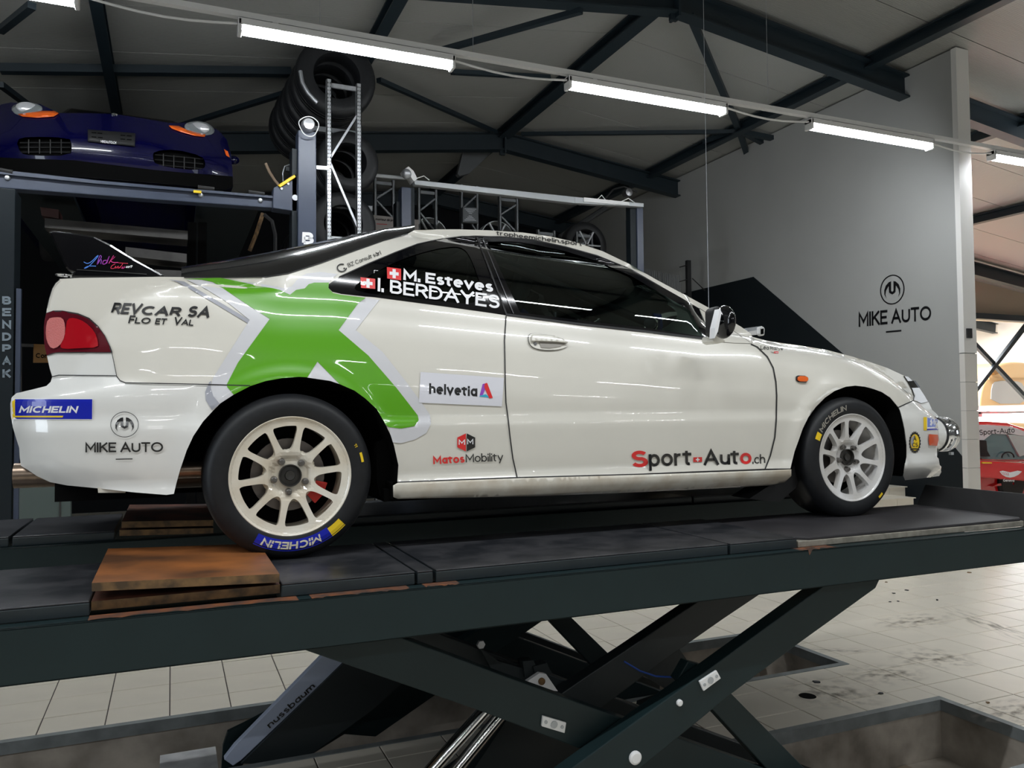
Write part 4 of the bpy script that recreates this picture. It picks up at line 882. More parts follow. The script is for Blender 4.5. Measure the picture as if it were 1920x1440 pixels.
# exhaust
a = P1(onY, (27, 892), 3.1); b = MB(); b.lathe((a[0], 3.1, a[2]), [(0.036, 0.0), (0.042, 0.0), (0.042, 0.35), (0.03, 0.35), (0.03, 0.6)], (1, 0, 0), 24); b.obj('exhaust_pipe', mat('burnt_steel', (0.34, 0.26, 0.20), 0.3, metal=0.9, noise=0.3), car, smooth=True)
a = P1(onY, (340, 895), 3.25); b = MB(); b.tube([(a[0]-0.2, 3.25, a[2]), (a[0]+0.5, 3.25, a[2])], 0.04, 12); b.obj('silencer', mat('dark_pipe', (0.10, 0.085, 0.07), 0.5, metal=0.6), car, smooth=True)
slab([(183, 914), (235, 920), (235, 924), (184, 924)], 2.93, 2.95).obj('bumper_tab', dirty, car)
# tow loop and mud flaps
b = MB(); c = P1(onY, (124, 518), 3.1); b.tube([(c[0]+0.03*math.cos(t), 3.1+0.02*math.sin(t), c[2]+0.003) for t in np.linspace(0, 2*PI, 14)], 0.004, 6); b.obj('lock_pin', chrome, car)
slab([(1405, 935), (1482, 885), (1497, 862), (1500, 890), (1492, 915), (1462, 941), (1440, 940)], 2.93, 3.06).obj('mud_flap', blackrub, car)
slab([(706, 830), (733, 818), (745, 872), (744, 930), (736, 936), (712, 930), (706, 900)], 2.95, 3.05).obj('mud_flap', void, car)
# spoiler
sp = [(92, 434), (100, 432.5), (146, 437.7), (177, 443), (208, 458.5), (250, 484.6), (291.7, 507.5), (310, 517.5), (287, 522), (133, 520), (137, 511), (129, 508.5), (123, 501)]
b = slab(sp, 3.03, 3.07); spo = b.obj('spoiler', blackgloss, car, bevel=0.006, label='glossy black spoiler end plate')
b = MB(); P = onY(sp, 3.02); b.prism([Vector((p[0], 2*YC-3.06, p[2])) for p in P], (0, 0.04, 0)); b.obj('spoiler', blackgloss, car, bevel=0.006)
p0, p1, p2, p3 = onY([(96, 437), (177, 445), (170, 456), (108, 452)], 3.05); b = MB(); b.prism([Vector(p0), Vector(p1), Vector(p2), Vector(p3)], (0, 2*(YC-3.05), 0)); b.obj('spoiler_blade', blackgloss, car, bevel=0.006)
pe = [*onY([(92, 434.5), (129, 508.5)], 3.062), *onY([(133.5, 503), (99.5, 438.5)], 3.0285)]; obj('plate_edge', pe, [(0, 1, 2, 3)], mat('edge_gloss', (.01, .01, .012), .05, coat=1), car)
projS = lambda q: onY(q, 3.02)
ribbon([(144, 505.5), (200, 509), (275, 514)], 1.2, chrome, spo, 'trim_line', 0.002, projS)
def scr(pts, wd, m, lay=1):
    p = np.array(pts, float); q = [p[0]]
    for k_ in range(len(p)-1):
        p0, p1, p2, p3 = p[max(k_-1, 0)], p[k_], p[k_+1], p[min(k_+2, len(p)-1)]
        for t in (.2, .4, .6, .8, 1): q.append(.5*((2*p1)+(-p0+p2)*t+(2*p0-5*p1+4*p2-p3)*t*t+(-p0+3*p1-3*p2+p3)*t**3))
    q = np.array(q); d = np.gradient(q, axis=0); d /= np.linalg.norm(d, axis=1)[:, None]+1e-9; n = np.stack([-d[:, 1], d[:, 0]], 1)*wd/2; k_ = len(q)
    return (np.concatenate([q+n, q-n]), [(a, a+1, a+1+k_, a+k_) for a in range(k_-1)], m, lay)
sb, sv, sr = mat('script_blue', (.08, .25, .8), .4), mat('script_violet', (.45, .05, .5), .4), mat('script_red', (.75, .03, .08), .4)
it = [scr([(157, 491), (164, 494), (172, 490), (180, 482), (184, 479), (181, 484), (172, 494), (164, 501), (158, 503), (166, 499), (180, 499)], 1.3, sb), scr([(184, 494), (190, 482), (187, 480), (182, 496), (186, 488), (190, 487), (189, 495)], 1.3, purple),
      scr([(200, 488), (194, 489), (193, 495), (199, 493), (205, 480), (200, 494)], 1.3, sv), scr([(204, 494), (213, 479), (208, 488), (216, 481), (208, 489), (213, 492), (222, 492)], 1.3, pink),
      scr([(216, 495), (210, 498), (208, 503), (214, 503), (217, 499), (217, 503), (222, 499), (221, 503), (226, 500)], 1.1, sr), scr([(224, 503), (230, 494), (222, 493), (240, 494)], 1.1, sr), scr([(231, 500), (228, 503), (233, 502), (234, 499)], 1.1, pink), scr([(236, 502), (238, 499), (238, 502), (241, 499), (241, 502), (244, 499), (248, 498), (245, 502)], 1.3, white)]
sticker('spoiler_script', it, spo, projS, 0.002, 'blue to pink script lettering')
# ---------------------------------------------------------------- graphics
gx = [(345, 523.5), (396, 521.4), (414, 521.2), (448, 528), (482, 536), (511, 540.6), (524, 543.7), (543.5, 552.8), (555, 543.7), (571, 541), (578.6, 533), (589, 530), (616.4, 530), (615.6, 541), (624, 549.5), (640, 553), (685.4, 558.5), (672, 568), (634.6, 619), (690.6, 667), (742.7, 727), (783, 779), (784.5, 788), (776.6, 799), (752, 803.5), (728.6, 801), (722, 795), (706, 767), (685, 747.5), (664.6, 732.5), (636, 720), (595, 678), (576, 707.5), (560, 706.5), (529, 709), (498, 714.5), (469, 724), (438, 740), (426, 726), (425, 721), (446, 680), (505.7, 598), (466.7, 573.6), (417, 540), (399, 529), (378, 524.5)]
panel('graphic_panel', [gx], green, car, off=-0.0034, step=0.011, label='large green X graphic')
lw1 = [(349.5, 524.5), (378, 525), (399, 529), (417, 540), (466.7, 573.6), (505.7, 598), (446, 680), (425, 721), (426, 726), (438, 740), (412, 757), (400, 743), (395, 727), (399, 709), (468, 600), (425, 566), (386, 542)]
panel('graphic_outline', [lw1], vwhite, car, off=-0.0022, step=0.012, label='pale outline left of the green X')
lw2 = [(685.4, 559), (711.5, 562), (706, 569), (667, 619), (716.7, 659.6), (758, 711.7), (787, 750.7), (806, 778), (808, 794), (799, 812), (778, 824), (752, 831), (736.5, 829.5), (731, 812), (728.6, 801), (752, 803.5), (776.6, 799), (784.5, 788), (783, 779), (742.7, 727), (690.6, 667), (634.6, 619), (672, 568)]
panel('graphic_outline', [lw2], vwhite, car, off=-0.0022, step=0.012, label='pale outline right of the green X')
panel('graphic_outline', [[(595, 678), (636, 720), (618, 714), (576, 708)]], vwhite, car, off=-0.0022, step=0.012, label='pale notch over the rear wheel')
panel('graphic_outline', [[(448, 527), (482, 531), (510, 536), (534, 541), (547, 537), (560, 521), (575, 513), (600, 510), (633, 514), (622, 523), (616, 530), (589, 530), (578.6, 533), (571, 541), (555, 543.7), (543.5, 552.8), (524, 543.7), (511, 540.6), (482, 536)]], vwhite, car, off=-0.0022, step=0.012, label='pale outline above the green X')
panel('graphic_stripe', [[(316, 524), (345, 528), (404, 562), (468, 600), (464, 606), (399, 567), (349.5, 538), (330, 528)]], vgrey, car, off=-0.0026, step=0.012, label='grey stripe beside the pale outline')
panel('graphic_stripe', [[(392, 717), (396, 714), (395, 727), (400, 743), (412, 757), (397.6, 769), (386, 751), (384.6, 735)]], vgrey, car, off=-0.0026, step=0.012, label='small grey stripe above the rear bumper')
S_ = lambda nm, it, lab: sticker(nm, it, car, hit, 0.0035, lab)
S_('lettering', [T('REV', (207, 588), (262, 590), 21, black, shear=.35, bold=.045, up=(0, -1)), T('CAR', (263, 590), (338, 593), 17, black, shear=.35, bold=.045, up=(0, -1)), T('SA', (350, 594), (392, 596), 21, black, shear=.35, bold=.045, up=(0, -1)),
   T('F', (240, 606), (251, 606.5), 15, black, shear=.25, bold=.035, up=(0, -1)), T('LO', (252, 606.5), (281, 607), 11.5, black, shear=.25, bold=.035, up=(0, -1)), T('ET', (290, 608), (311, 608.6), 11.5, black, shear=.25, bold=.035, up=(0, -1)), T('V', (324, 609), (339, 609.6), 15, black, shear=.25, bold=.035, up=(0, -1)), T('AL', (339, 609.6), (362, 611), 11.5, black, shear=.25, bold=.035, up=(0, -1))], 'black slanted sponsor lettering on the rear quarter')
S_('sponsor_sticker', [Q([(21, 747), (174, 747), (173.5, 787.5), (23, 786.5)], white, 0), Q([(28, 748.5), (173, 748.5), (172.5, 786), (28.5, 785.5)], blue, 1), Q([(22.5, 748.5), (28, 748.5), (28.5, 785.5), (23.5, 785.5)], yellow, 1),
   Q([(26, 779.5), (119, 779.5), (117, 782.8), (26, 782.6)], yellow, 2), T('MICHELIN', (35, 774), (144, 774), 12.5, white, 2, shear=.3, bold=.05, up=(0, -1))], 'blue and yellow sponsor sticker on the rear bumper')
S_('lettering', emblem((233.5, 796), 26.5, 24, black, 1.1, 1)+[T('MIKE AUTO', (160, 848.3), (305.8, 847.5), 18.5, black, 1, bold=.022), Q([(217, 860.2), (248.5, 859.6), (248.5, 861.4), (217, 862)], black, 1)], 'black emblem and garage lettering on the rear bumper')
v, f = ring((641, 502), 9.5, 8.0, 2.2); f = f[:33]
S_('lettering', [(v, f, black, 1), Q(ell((645.5, 503), 1.7, 1.5, 8), black, 1), T('BZ Consult sàrl', (653.5, 501), (715, 476.5), 7.4, black, 1)], 'small black lettering along the rear pillar')
S_('flag_sticker', [Q([(725.4, 500.6), (752, 504), (752, 525.5), (726, 522)], red, 0), cross((739, 513), 8.5, 3, white, 1, .12)], 'red square flag with white cross, upper'); S_('flag_sticker', [Q([(676, 519.7), (703.6, 522.8), (703.6, 541.7), (677, 539.8)], red, 0), cross((690, 531), 8.5, 3, white, 1, .12)], 'red square flag with white cross, lower')
S_('lettering', [T('M. Esteves', (756, 524.6), (924.5, 548), 20, white, 1, bold=.045, up=(.02, -1))], 'white driver name, upper line'); S_('lettering', [T('I. BERDAYES', (708, 546), (936.5, 579), 25, white, 1, bold=.02, up=(.02, -1))], 'white driver name, lower line')
S_('sponsor_sticker', [Q([(788.5, 697.5), (945, 708.5), (941, 762), (785.5, 755)], mat('sticker_paper', (.74, .74, .8), .35, coat=.5), 0), T('helvetia', (804.5, 738.5), (895, 743.5), 19.5, black, 1, bold=.05, up=(.01, -1)),
   Q([(912, 717.5), (908, 728), (902, 741), (904, 743.5), (899.5, 741), (905, 722)], purple, 2), Q([(905, 720), (913.5, 718), (911, 727), (905, 741), (899.8, 740.5)], purple, 2), Q([(899.5, 742), (911, 739), (918, 745.5), (899, 743.5)], cyan, 2), Q([(913.5, 718), (924, 746), (917.5, 747), (908, 726), (909, 719)], red, 3)], 'white sponsor sticker with a coloured A')
S_('sponsor_sticker', [Q([(873.6, 812.6), (857.5, 820.4), (857.5, 838.6), (873.6, 846.4)], red, 0), Q([(875.2, 812.6), (891, 820.4), (891, 838.6), (875.2, 846.4)], black, 0), T('M', (860, 834), (872, 834), 10, white, 1, bold=.02), T('M', (876, 833), (887.5, 833), 10, white, 1, bold=.02),
   T('Matos', (812.5, 870.5), (871.5, 867.5), 15, red, 0, bold=.045), T('Mobility', (873.5, 867), (944, 864.5), 15.5, black, 0, bold=.0)], 'red and black hexagon and sponsor lettering')
S_('sponsor_sticker', [T('S', (1184.5, 876), (1215, 876), 31, red, 0, bold=.035), T('port', (1217, 875), (1297, 872), 31, black, 0, bold=.02), Q([(1300, 857.5), (1316.5, 857), (1316.5, 866), (1300, 866.5)], red, 0), cross((1308.3, 861.8), 3.6, 1.1, white, 1), T('Aut', (1319, 872.5), (1386, 870.5), 29, black, 0, bold=.02), T('o', (1388, 870.5), (1409.5, 870), 28, red, 0, bold=.03), T('.ch', (1411, 869.5), (1435, 869), 17, black, 0)], 'red and black sponsor lettering along the door sill')
S_('sponsor_sticker', [T('Léa Rallye', (1426, 655), (1469, 656.5), 7, black, 0, bold=.01, up=(.02, -1)), T('You', (1445, 662), (1451, 662), 3.2, black, 0), Q([(1451.5, 658.5), (1459.5, 659), (1459.5, 662.6), (1451.5, 662.4)], red, 0), T('Tube', (1452.3, 661.8), (1458.8, 662), 2.3, white, 1)], 'tiny black and red lettering on the front wing')
S_('lettering', [T('tropheemichelin.sport', (930, 440.5), (1092, 461), 8, black, 0, bold=.012, up=(0, -1))], 'small black lettering along the roof edge')
gear = []
for i in range(40):
    t = 2*PI*i/40; r = 1.0 if i % 2 else 0.86; gear.append((1715.5+11.5*r*math.cos(t), 829.5+21.5*r*math.sin(t)))
S_('club_badge', [Q(gear, black, 0), Q(ell((1715.5, 829.5), 8.3, 15.5, 24), yellow, 1), Q([(1715.5, 814.5), (1708, 822), (1707.5, 831), (1711, 840)], vgrey, 2), T('A', (1712.2, 826.5), (1718.5, 826.5), 9, black, 3, bold=.02), T('CS', (1710.5, 838), (1721, 838), 8, black, 3, bold=.02), Q([(1710, 840.5), (1721, 840.5), (1720, 843), (1711, 843)], black, 3)], 'round black and yellow gear badge')
S_('sponsor_sticker', [Q([(1731.5, 782), (1762, 782.5), (1762.5, 807), (1732, 807)], white, 0), Q([(1731.5, 782), (1738, 782), (1738, 807), (1732, 807)], yellow, 1), Q([(1739, 783), (1761.5, 783.3), (1761.5, 800), (1739, 801)], mat('pale_blue_vinyl', (.2, .28, .7), .35), 1), Q([(1738, 804), (1762, 803), (1762, 806), (1738, 806.5)], blue, 2), T('MICH', (1747, 796.5), (1762, 796.5), 7.5, white, 2, bold=.03)], 'small blue and yellow sticker on the front bumper')
# ---------------------------------------------------------------- wheels
def wheel(hx, hz, m, y0, R_=0.288, rot=0.0, sgn=1, front=False, detail=True):
    """y0: plane of the outer rim lip, sgn +1 = faces the camera"""
    par = thing if False else None
    Yf = lambda d: y0+sgn*d
    ty = MB(); W = 0.205
    prof = [(0.188, 0.006), (0.200, -0.004), (0.212, -0.010), (0.232, -0.013), (0.252, -0.012), (0.268, -0.004), (0.279, 0.010), (0.2855, 0.030), (R_, 0.06), (R_, 0.15), (0.2855, 0.18), (0.27, 0.20), (0.23, 0.21), (0.20, 0.20), (0.188, 0.19)]
    ty.lathe((hx, y0, hz), [(r, sgn*h) for r, h in prof], n=96, closed=True); wt = ty.obj('tyre', tyrem, car, smooth=True)
    rb = MB(); rp_ = [(0.2105, 0.000), (0.209, -0.006), (0.204, -0.008), (0.198, -0.004), (0.194, 0.004), (0.186, 0.010), (0.183, 0.03), (0.180, 0.08), (0.176, 0.14), (0.186, 0.19)]
    rb.lathe((hx, y0, hz), [(r, sgn*h) for r, h in rp_], n=72); wh = rb.obj('wheel_rim', m, car, smooth=True)
    # face with ten openings
    out = ell((0, 0), 0.200, 0.200, 90); loops = [out]
    for k in range(10):
        a0 = rot+2*PI*k/10; h = []
        ro, ri = 0.174, 0.083; hw_o, hw_i = 0.0105, 0.0135
        for s in (-1, 1): pass
        ao = math.asin(hw_o/ro); ai = math.asin(hw_i/ri); c = a0+PI/10
        pts = [(ro, c-PI/10+ao), (ro, c-PI/20), (ro, c), (ro, c+PI/20), (ro, c+PI/10-ao), (0.13, c+PI/10-math.asin(0.0105/0.13)), (0.10, c+PI/10-math.asin(0.0120/0.10)), (ri+.002, c+0.10), (ri-0.002, c), (ri+.002, c-0.10), (0.10, c-PI/10+math.asin(0.0120/0.10)), (0.13, c-PI/10+math.asin(0.0105/0.13))]
        loops.append(chaikin([(r*math.cos(a), r*math.sin(a)) for r, a in pts], 2))
    loops.append(ell((0, 0), 0.0365, 0.0365, 28))
    v, f = cdt(loops, 0.012); r = np.hypot(v[:, 0], v[:, 1])
    dep = np.interp(r, [0.03, 0.062, 0.070, 0.085, 0.12, 0.16, 0.18, 0.190, 0.200], [0.036, 0.034, 0.024, 0.018, 0.012, 0.006, 0.003, 0.001, -0.002])
    V = [(hx+a, Yf(d), hz+b) for (a, b), d in zip(v, dep)]
    if sgn < 0: f = [t[::-1] for t in f]
    a = np.array(V)[list(f[0])]; nn = np.cross(a[1]-a[0], a[2]-a[0])
    if nn[1]*sgn > 0: f = [t[::-1] for t in f]
    o = obj('wheel_face', V, f, m, wh); sm = o.modifiers.new('s', 'SOLIDIFY'); sm.thickness = 0.026; sm.offset = -1; bv = o.modifiers.new('b', 'BEVEL'); bv.width = 0.0025; bv.segments = 2; bv.limit_method = 'ANGLE'; bv.angle_limit = math.radians(50)
    for k in range(5):
        a = math.radians(-95.5)+2*PI*k/5; x, z = hx+0.0565*math.cos(a), hz+0.0565*math.sin(a)
        MB().lathe((x, Yf(0.0), z), [(0, sgn*0.010), (0.0065, sgn*0.010), (0.0068, sgn*0.014), (0.0100, sgn*0.015), (0.0112, sgn*0.019), (0.0125, sgn*0.034)], n=12).obj('lug_nut', mat('nut_steel', (.22, .21, .20), .3, metal=.9), wh)
    cp = MB(); cp.lathe((hx, y0, hz), [(0.0, sgn*0.028), (0.016, sgn*0.026), (0.018, sgn*0.034), (0.034, sgn*0.036), (0.036, sgn*0.022), (0.039, sgn*0.022), (0.039, sgn*0.04)], n=28); cp.obj('hub_cap', mat('hub_black', (.03, .028, .025), .4), wh, smooth=True)
    if not detail: return
    MB().lathe((hx, y0, hz), [(0.04, sgn*0.085), (0.128, sgn*0.085), (0.128, sgn*0.10), (0.04, sgn*0.10)], n=40).obj('brake_disc', discm, wh)
    MB().lathe((hx, y0, hz), [(0.0, sgn*0.12), (0.178, sgn*0.12)], n=40).obj('brake_shield', void, wh)
    b = MB(); a = -0.55 if not front else 2.6
    pts = [(hx+rr*math.cos(t), Yf(0.07), hz+rr*math.sin(t)) for rr, t in ((0.085, a-.3), (0.14, a-.3), (0.143, a), (0.14, a+.3), (0.085, a+.3))]; b.prism(pts, (0, sgn*0.05, 0)); b.obj('brake_caliper', calip if not front else steel, wh)
    return wt
y_r = 2.853
def band(hx, hz, r0, r1, a0, a1, m, y, n=24):
    v = []
    for i in range(n+1):
        t = a0+(a1-a0)*i/n
        for r in (r0, (r0+r1)/2, r1): v.append((r, t))
    f = []
    for i in range(n):
        for j in range(2): f.append((i*3+j, (i+1)*3+j, (i+1)*3+j+1, i*3+j+1))
    return v, f, m
_side = lambda r: np.interp(r, [0.20, 0.212, 0.232, 0.252, 0.268, 0.279], [-0.004, -0.010, -0.013, -0.012, -0.004, 0.010])
def tyretext(hx, hz, y0, items, parent, lab):
    V = []; F = []; MI = []; mats = []
    for v, f, m, lay in items:
        n = len(V)
        for r, t in v: V.append((hx+r*math.cos(t), y0+float(_side(r))-0.0012-0.0006*lay, hz+r*math.sin(t)))
        if m not in mats: mats.append(m)
        for q in f:
            a, b, c = (np.array(V[q[i]+n]) for i in range(3))
            if np.cross(b-a, c-a)[1] > 0: q = q[::-1]
            F.append([i+n for i in q]); MI.append(mats.index(m))
    obj('tyre_lettering', V, F, mats, parent, mi=MI, label=lab)
def arctext(s, r0, r1, a0, a1, m, lay, bold=0.04, shear=0.25):
    v, f, wd = textmesh(s, bold); h = v[:, 1]/CAPH
    return [(r0+(r1-r0)*b, a0+(a1-a0)*((x+b*shear*0.5)/wd)) for x, b in zip(v[:, 0], h)], f, m, lay
hx, hz = HUB[0]; wt = wheel(hx, hz, rimw, y_r, 0.286, rot=math.radians(79))
D = math.radians
def B(*a): v, f, m = band(*a); return v, f, m
v, f, m = band(hx, hz, 0.217, 0.256, D(-120), D(-57), blue, 0); v2, f2, m2 = band(hx, hz, 0.222, 0.256, D(-57), D(-44), yellow, 0)
cream = mat('cream_print', (.72, .66, .5), .6)
tyretext(hx, hz, y_r, [(v, f, m, 0), (v2, f2, m2, 0), (*arctext('MICHELIN', 0.224, 0.249, D(-65), D(-114), cream, 1),)], wt, 'blue and yellow band with cream lettering')
v3, f3, m3 = band(hx, hz, 0.245, 0.254, D(9.5), D(17.5), yellow, 0); tyretext(hx, hz, y_r, [(v3, f3, m3, 0), (*arctext('11', 0.238, 0.248, D(26), D(23), yellow, 0, .0, 0),)], wt, 'small yellow tyre marks')
hx, hz = HUB[1]; wt = wheel(hx, hz, rimw2, y_r, 0.278, rot=math.radians(97), front=True)
v, f, m = band(hx, hz, 0.222, 0.252, D(150), D(170), yellow, 0)
faded = mat('faded_print', (.30, .28, .24), .6)
tyretext(hx, hz, y_r, [(v[:33], f[:20], m, 0), (*arctext('MICHELIN', 0.226, 0.250, D(148), D(100), faded, 1),)], wt, 'faded lettering and a yellow patch')
v3, f3, m3 = band(hx, hz, 0.240, 0.252, D(-52), D(-45), yellow, 0); tyretext(hx, hz, y_r, [(v3, f3, m3, 0)], wt, 'small yellow tyre mark')
for hx, hz in HUB: wheel(hx, hz, rimw, 2*YC-y_r, 0.286, sgn=-1, detail=False)
# ================================================================== PARKING LIFT WITH THE DARK BLUE CAR
plift = thing('parking_lift', 'blue-grey post lift holding the dark blue car up at the left', 'lift', (0, 7.2, 0))
Yb = 7.0
b = slab([(0-300, 296), (0, 322), (290, 350), (520, 372), (556, 380), (556, 397), (510, 390), (290, 374), (0, 352), (-300, 326)], Yb, Yb+0.12); b.obj('cross_beam', postb, plift, bevel=0.006)
b = slab([(-300, 288), (0, 318), (180, 338), (520, 368), (520, 372), (180, 344), (0, 326), (-300, 298)], Yb-0.03, Yb+0.0); b.obj('beam_lip', postb, plift)
for q in ((14, 334), (376, 366), (488, 376)):
    c = P1(onY, q, Yb); MB().lathe(tuple(c), [(0, -0.022), (0.014, -0.02), (0.02, -0.01), (0.02, 0)], n=14).obj('bolt', galv, plift)
for q0, q1 in (((0, 319), (24, 323)), ((371, 351), (402, 355)), ((466, 360), (496, 364))):
    MB().tube([P1(onY, q0, Yb-0.02), P1(onY, q1, Yb-0.02)], 0.018, 10).obj('roller', blackrub, plift)
c = P1(onY, (370, 361), Yb-0.02); MB().box((c[0]-.03, Yb-.05, c[2]-.01), (c[0]+.03, Yb-.03, c[2]+.01)).obj('brass_pin', yellow, plift)
b = slab([(512, 368), (513, 352), (522, 347), (553, 325), (558, 330), (559, 397), (512, 390)], Yb-0.05, Yb+0.10); b.obj('corner_bracket', postb, plift, bevel=0.005)
slab([(521, 347), (552, 327), (555, 332), (526, 351)], Yb-0.07, Yb-0.052).obj('safety_handle', yel, plift, bevel=0.004)
for q, r in (((528, 354), .01), ((540, 345), .01), ((553, 371), .025)):
    c = P1(onY, q, Yb-0.05); MB().lathe(tuple(c), [(0, -0.01), (r, -0.01), (r, 0)], n=12).obj('bolt', galv, plift)
def post(px0, px1, pyt, Y, d, parent, m=postb, side=True):
    a = P1(onY, (px0, pyt), Y); c = P1(onY, (px1, pyt), Y)
    b = MB(); b.box((a[0], Y, 0), (c[0], Y+d, a[2])); o = b.obj('post', m, parent, bevel=0.006)
    b = MB(); b.box((a[0]-0.045, Y+0.05, 0), (a[0], Y+d+0.05, a[2]-0.15)); b.obj('post_flange', postd, parent, bevel=0.004)
    b = MB(); b.box((a[0]-0.1, Y-0.1, 0), (c[0]+0.1, Y+d+0.1, 0.015)); b.obj('base_plate', postd, parent)
    return o
post(559, 593, 243, Yb-0.10, 0.16, plift)
projP = lambda q: onY(q, Yb-0.10)
sticker('post_letter', [T('B', (566, 458), (588, 459), 23, white, 0, bold=.07)], plift, projP, 0.004, 'white letter B')
c = P1(onY, (577, 237), Yb-0.1); b = MB(); b.lathe((c[0], c[1]-0.02, c[2]), [(0, -0.05), (0.045, -0.045), (0.055, -0.03), (0.06, 0.02), (0.04, 0.10), (0, 0.11)], n=24); b.obj('work_lamp', galv, plift, smooth=True)
MB().lathe((c[0], c[1]-0.07, c[2]), [(0, -0.006), (0.044, -0.002), (0.046, 0)], n=24).obj('lamp_glass', lens, plift)
b = MB(); b.tube([(c[0]+0.08*math.cos(t)*(1+.1*math.sin(3*t)), c[1]-0.06-0.01*math.sin(2*t), c[2]-0.02+0.085*math.sin(t)) for t in np.linspace(0, 4*PI, 40)], 0.004, 6); b.obj('cable_coil', lampw, plift, smooth=True)
b = MB(); b.tube([P1(onY, q, Yb-0.06) for q in ((562, 395), (565, 420), (571, 445), (573, 462))], 0.006, 6); b.obj('hose', blackrub, plift)
b = MB(); b.tube([P1(onY, q, Yb+0.1) for q in ((531, 340), (530, 325), (534, 312), (548, 307))], 0.006, 6); b.obj('hose', galv, plift)
# left post with vertical lettering
a = P1(onY, (-14, 560), 6.6); c = P1(onY, (26, 560), 6.6); b = MB(); b.box((a[0]-.1, 6.6, 0), (c[0], 6.85, P1(onY, (0, 352), 6.6)[2])); b.obj('post', postd, plift, bevel=.006)
b = MB(); x2 = P1(onY, (29, 560), 6.6)[0]; b.box((c[0]+.01, 6.62, 0), (x2+.03, 6.66, P1(onY, (29, 540), 6.6)[2])); b.obj('post_flange', postb, plift)
dim = mat('faded_white_letter', (.20, .25, .29), .6)
it = []
for ch, y in zip('BENDPAK', (571, 593, 616, 639, 661, 684, 708)): it.append(T(ch, (4, y), (21, y), 15.5, dim, 0, bold=.06, up=(0, -1)))
sticker('post_lettering', it, plift, lambda q: onY(q, 6.6), 0.004, 'pale vertical lettering')
for y0 in (7.05, 9.4):
    pass
b = MB()
xa, xb = P1(onY, (60, 330), Yb)[0], P1(onY, (430, 330), Yb)[0]
zc = P1(onY, (290, 356), Yb)[2]
for x in (xa, xb): b.box((x-0.25, Yb+0.12, zc-0.05), (x+0.25, Yb+4.2, zc-0.01))
b.obj('runway', postd, plift)
# ---- dark blue sports car, front view
pc = thing('sports_car', 'dark blue sports car raised on the post lift, seen from the front and below', 'car', (-0.2, 7.4, 3.6))
Yc0 = 7.32
def Sc(x, z):
    xc = P1(onY, (215, 290), Yc0)[0]; zc = P1(onY, (215, 290), Yc0)[2]; d = (x-xc)/0.95
    return Yc0+0.30*np.abs(d)**2.6+0.55*np.clip(z-zc-0.10, 0, 1)**1.1*1.2+0.35*np.clip(zc-0.02-z, 0, 1)*0.8
def hitc(q):
    v = px_ray(q); P = CAM+v*(Yc0/v[:, 1:2])
    for _ in range(12):
        y = Sc(P[:, 0], P[:, 2]); P = CAM+v*(y/v[:, 1])[:, None]
    return P
def cpanel(nm, loops, m, off=0.0, step=0.05, parent=pc, label=None, thick=0):
    L2 = [[tuple(p) for p in hitc(np.array(dens(lp, 10)))[:, [0, 2]]] for lp in loops]; v, f = cdt(L2, step)
    V = np.stack([v[:, 0], Sc(v[:, 0], v[:, 1])+off, v[:, 1]], 1); a = V[list(f[0])]
    if np.cross(a[1]-a[0], a[2]-a[0])[1] > 0: f = [t[::-1] for t in f]
    o = obj(nm, V, f, m, parent, smooth=True, label=label)
    if thick: s_ = o.modifiers.new('s', 'SOLIDIFY'); s_.thickness = thick; s_.offset = -1
    return o
in1 = chaikin([(30, 262), (52, 256), (130, 258), (135, 272), (133, 292), (60, 292), (38, 288)], 1); in2 = chaikin([(289, 283), (330, 280), (378, 292), (386, 305), (382, 318), (345, 318), (292, 309), (286, 296)], 1)
bodyo = [(-50, 250), (-20, 215), (2, 196), (20, 192), (75, 195), (110, 212), (160, 212), (215, 214), (270, 222), (320, 231), (345, 230), (385, 232), (410, 245), (425, 262), (433, 290), (436, 320), (437, 350), (425, 356), (290, 343), (100, 328), (0, 318), (-60, 312)]
cpanel('front_body', [bodyo, in1, in2], navy)
cpanel('lower_nose_dark', [[(-60, 292), (30, 297), (140, 301), (290, 319), (345, 324), (436, 331), (437, 350), (425, 356), (290, 343), (100, 328), (0, 318), (-60, 312)]], void, -.006)  # black sheet over the lower nose, put in to darken it
P = hitc(np.array(bodyo, float)); V = [tuple(p) for p in P]+[(p[0], p[1]+0.9, p[2]+0.08) for p in P]+[(p[0]*0.98, p[1]+3.6, p[2]) for p in P]; k = len(P); F = []
for j in range(2):
    for i in range(k): F.append((j*k+i, j*k+(i+1) % k, (j+1)*k+(i+1) % k, (j+1)*k+i))
F.append(tuple(range(2*k, 3*k))); obj('rear_body', V, F, navy, pc, smooth=False)
xc = float(P[:, 0].mean())-0.02; zt = float(P[:, 2].max())
b = MB(); b.prism([(xc-0.62, 8.2, zt+.0), (xc+0.62, 8.2, zt+.0), (xc+0.5, 8.8, zt+0.38), (xc-0.5, 8.8, zt+0.38)], (0, 1.4, 0.0)); b.obj('cabin', glassd if False else blackgloss, pc, bevel=.05)
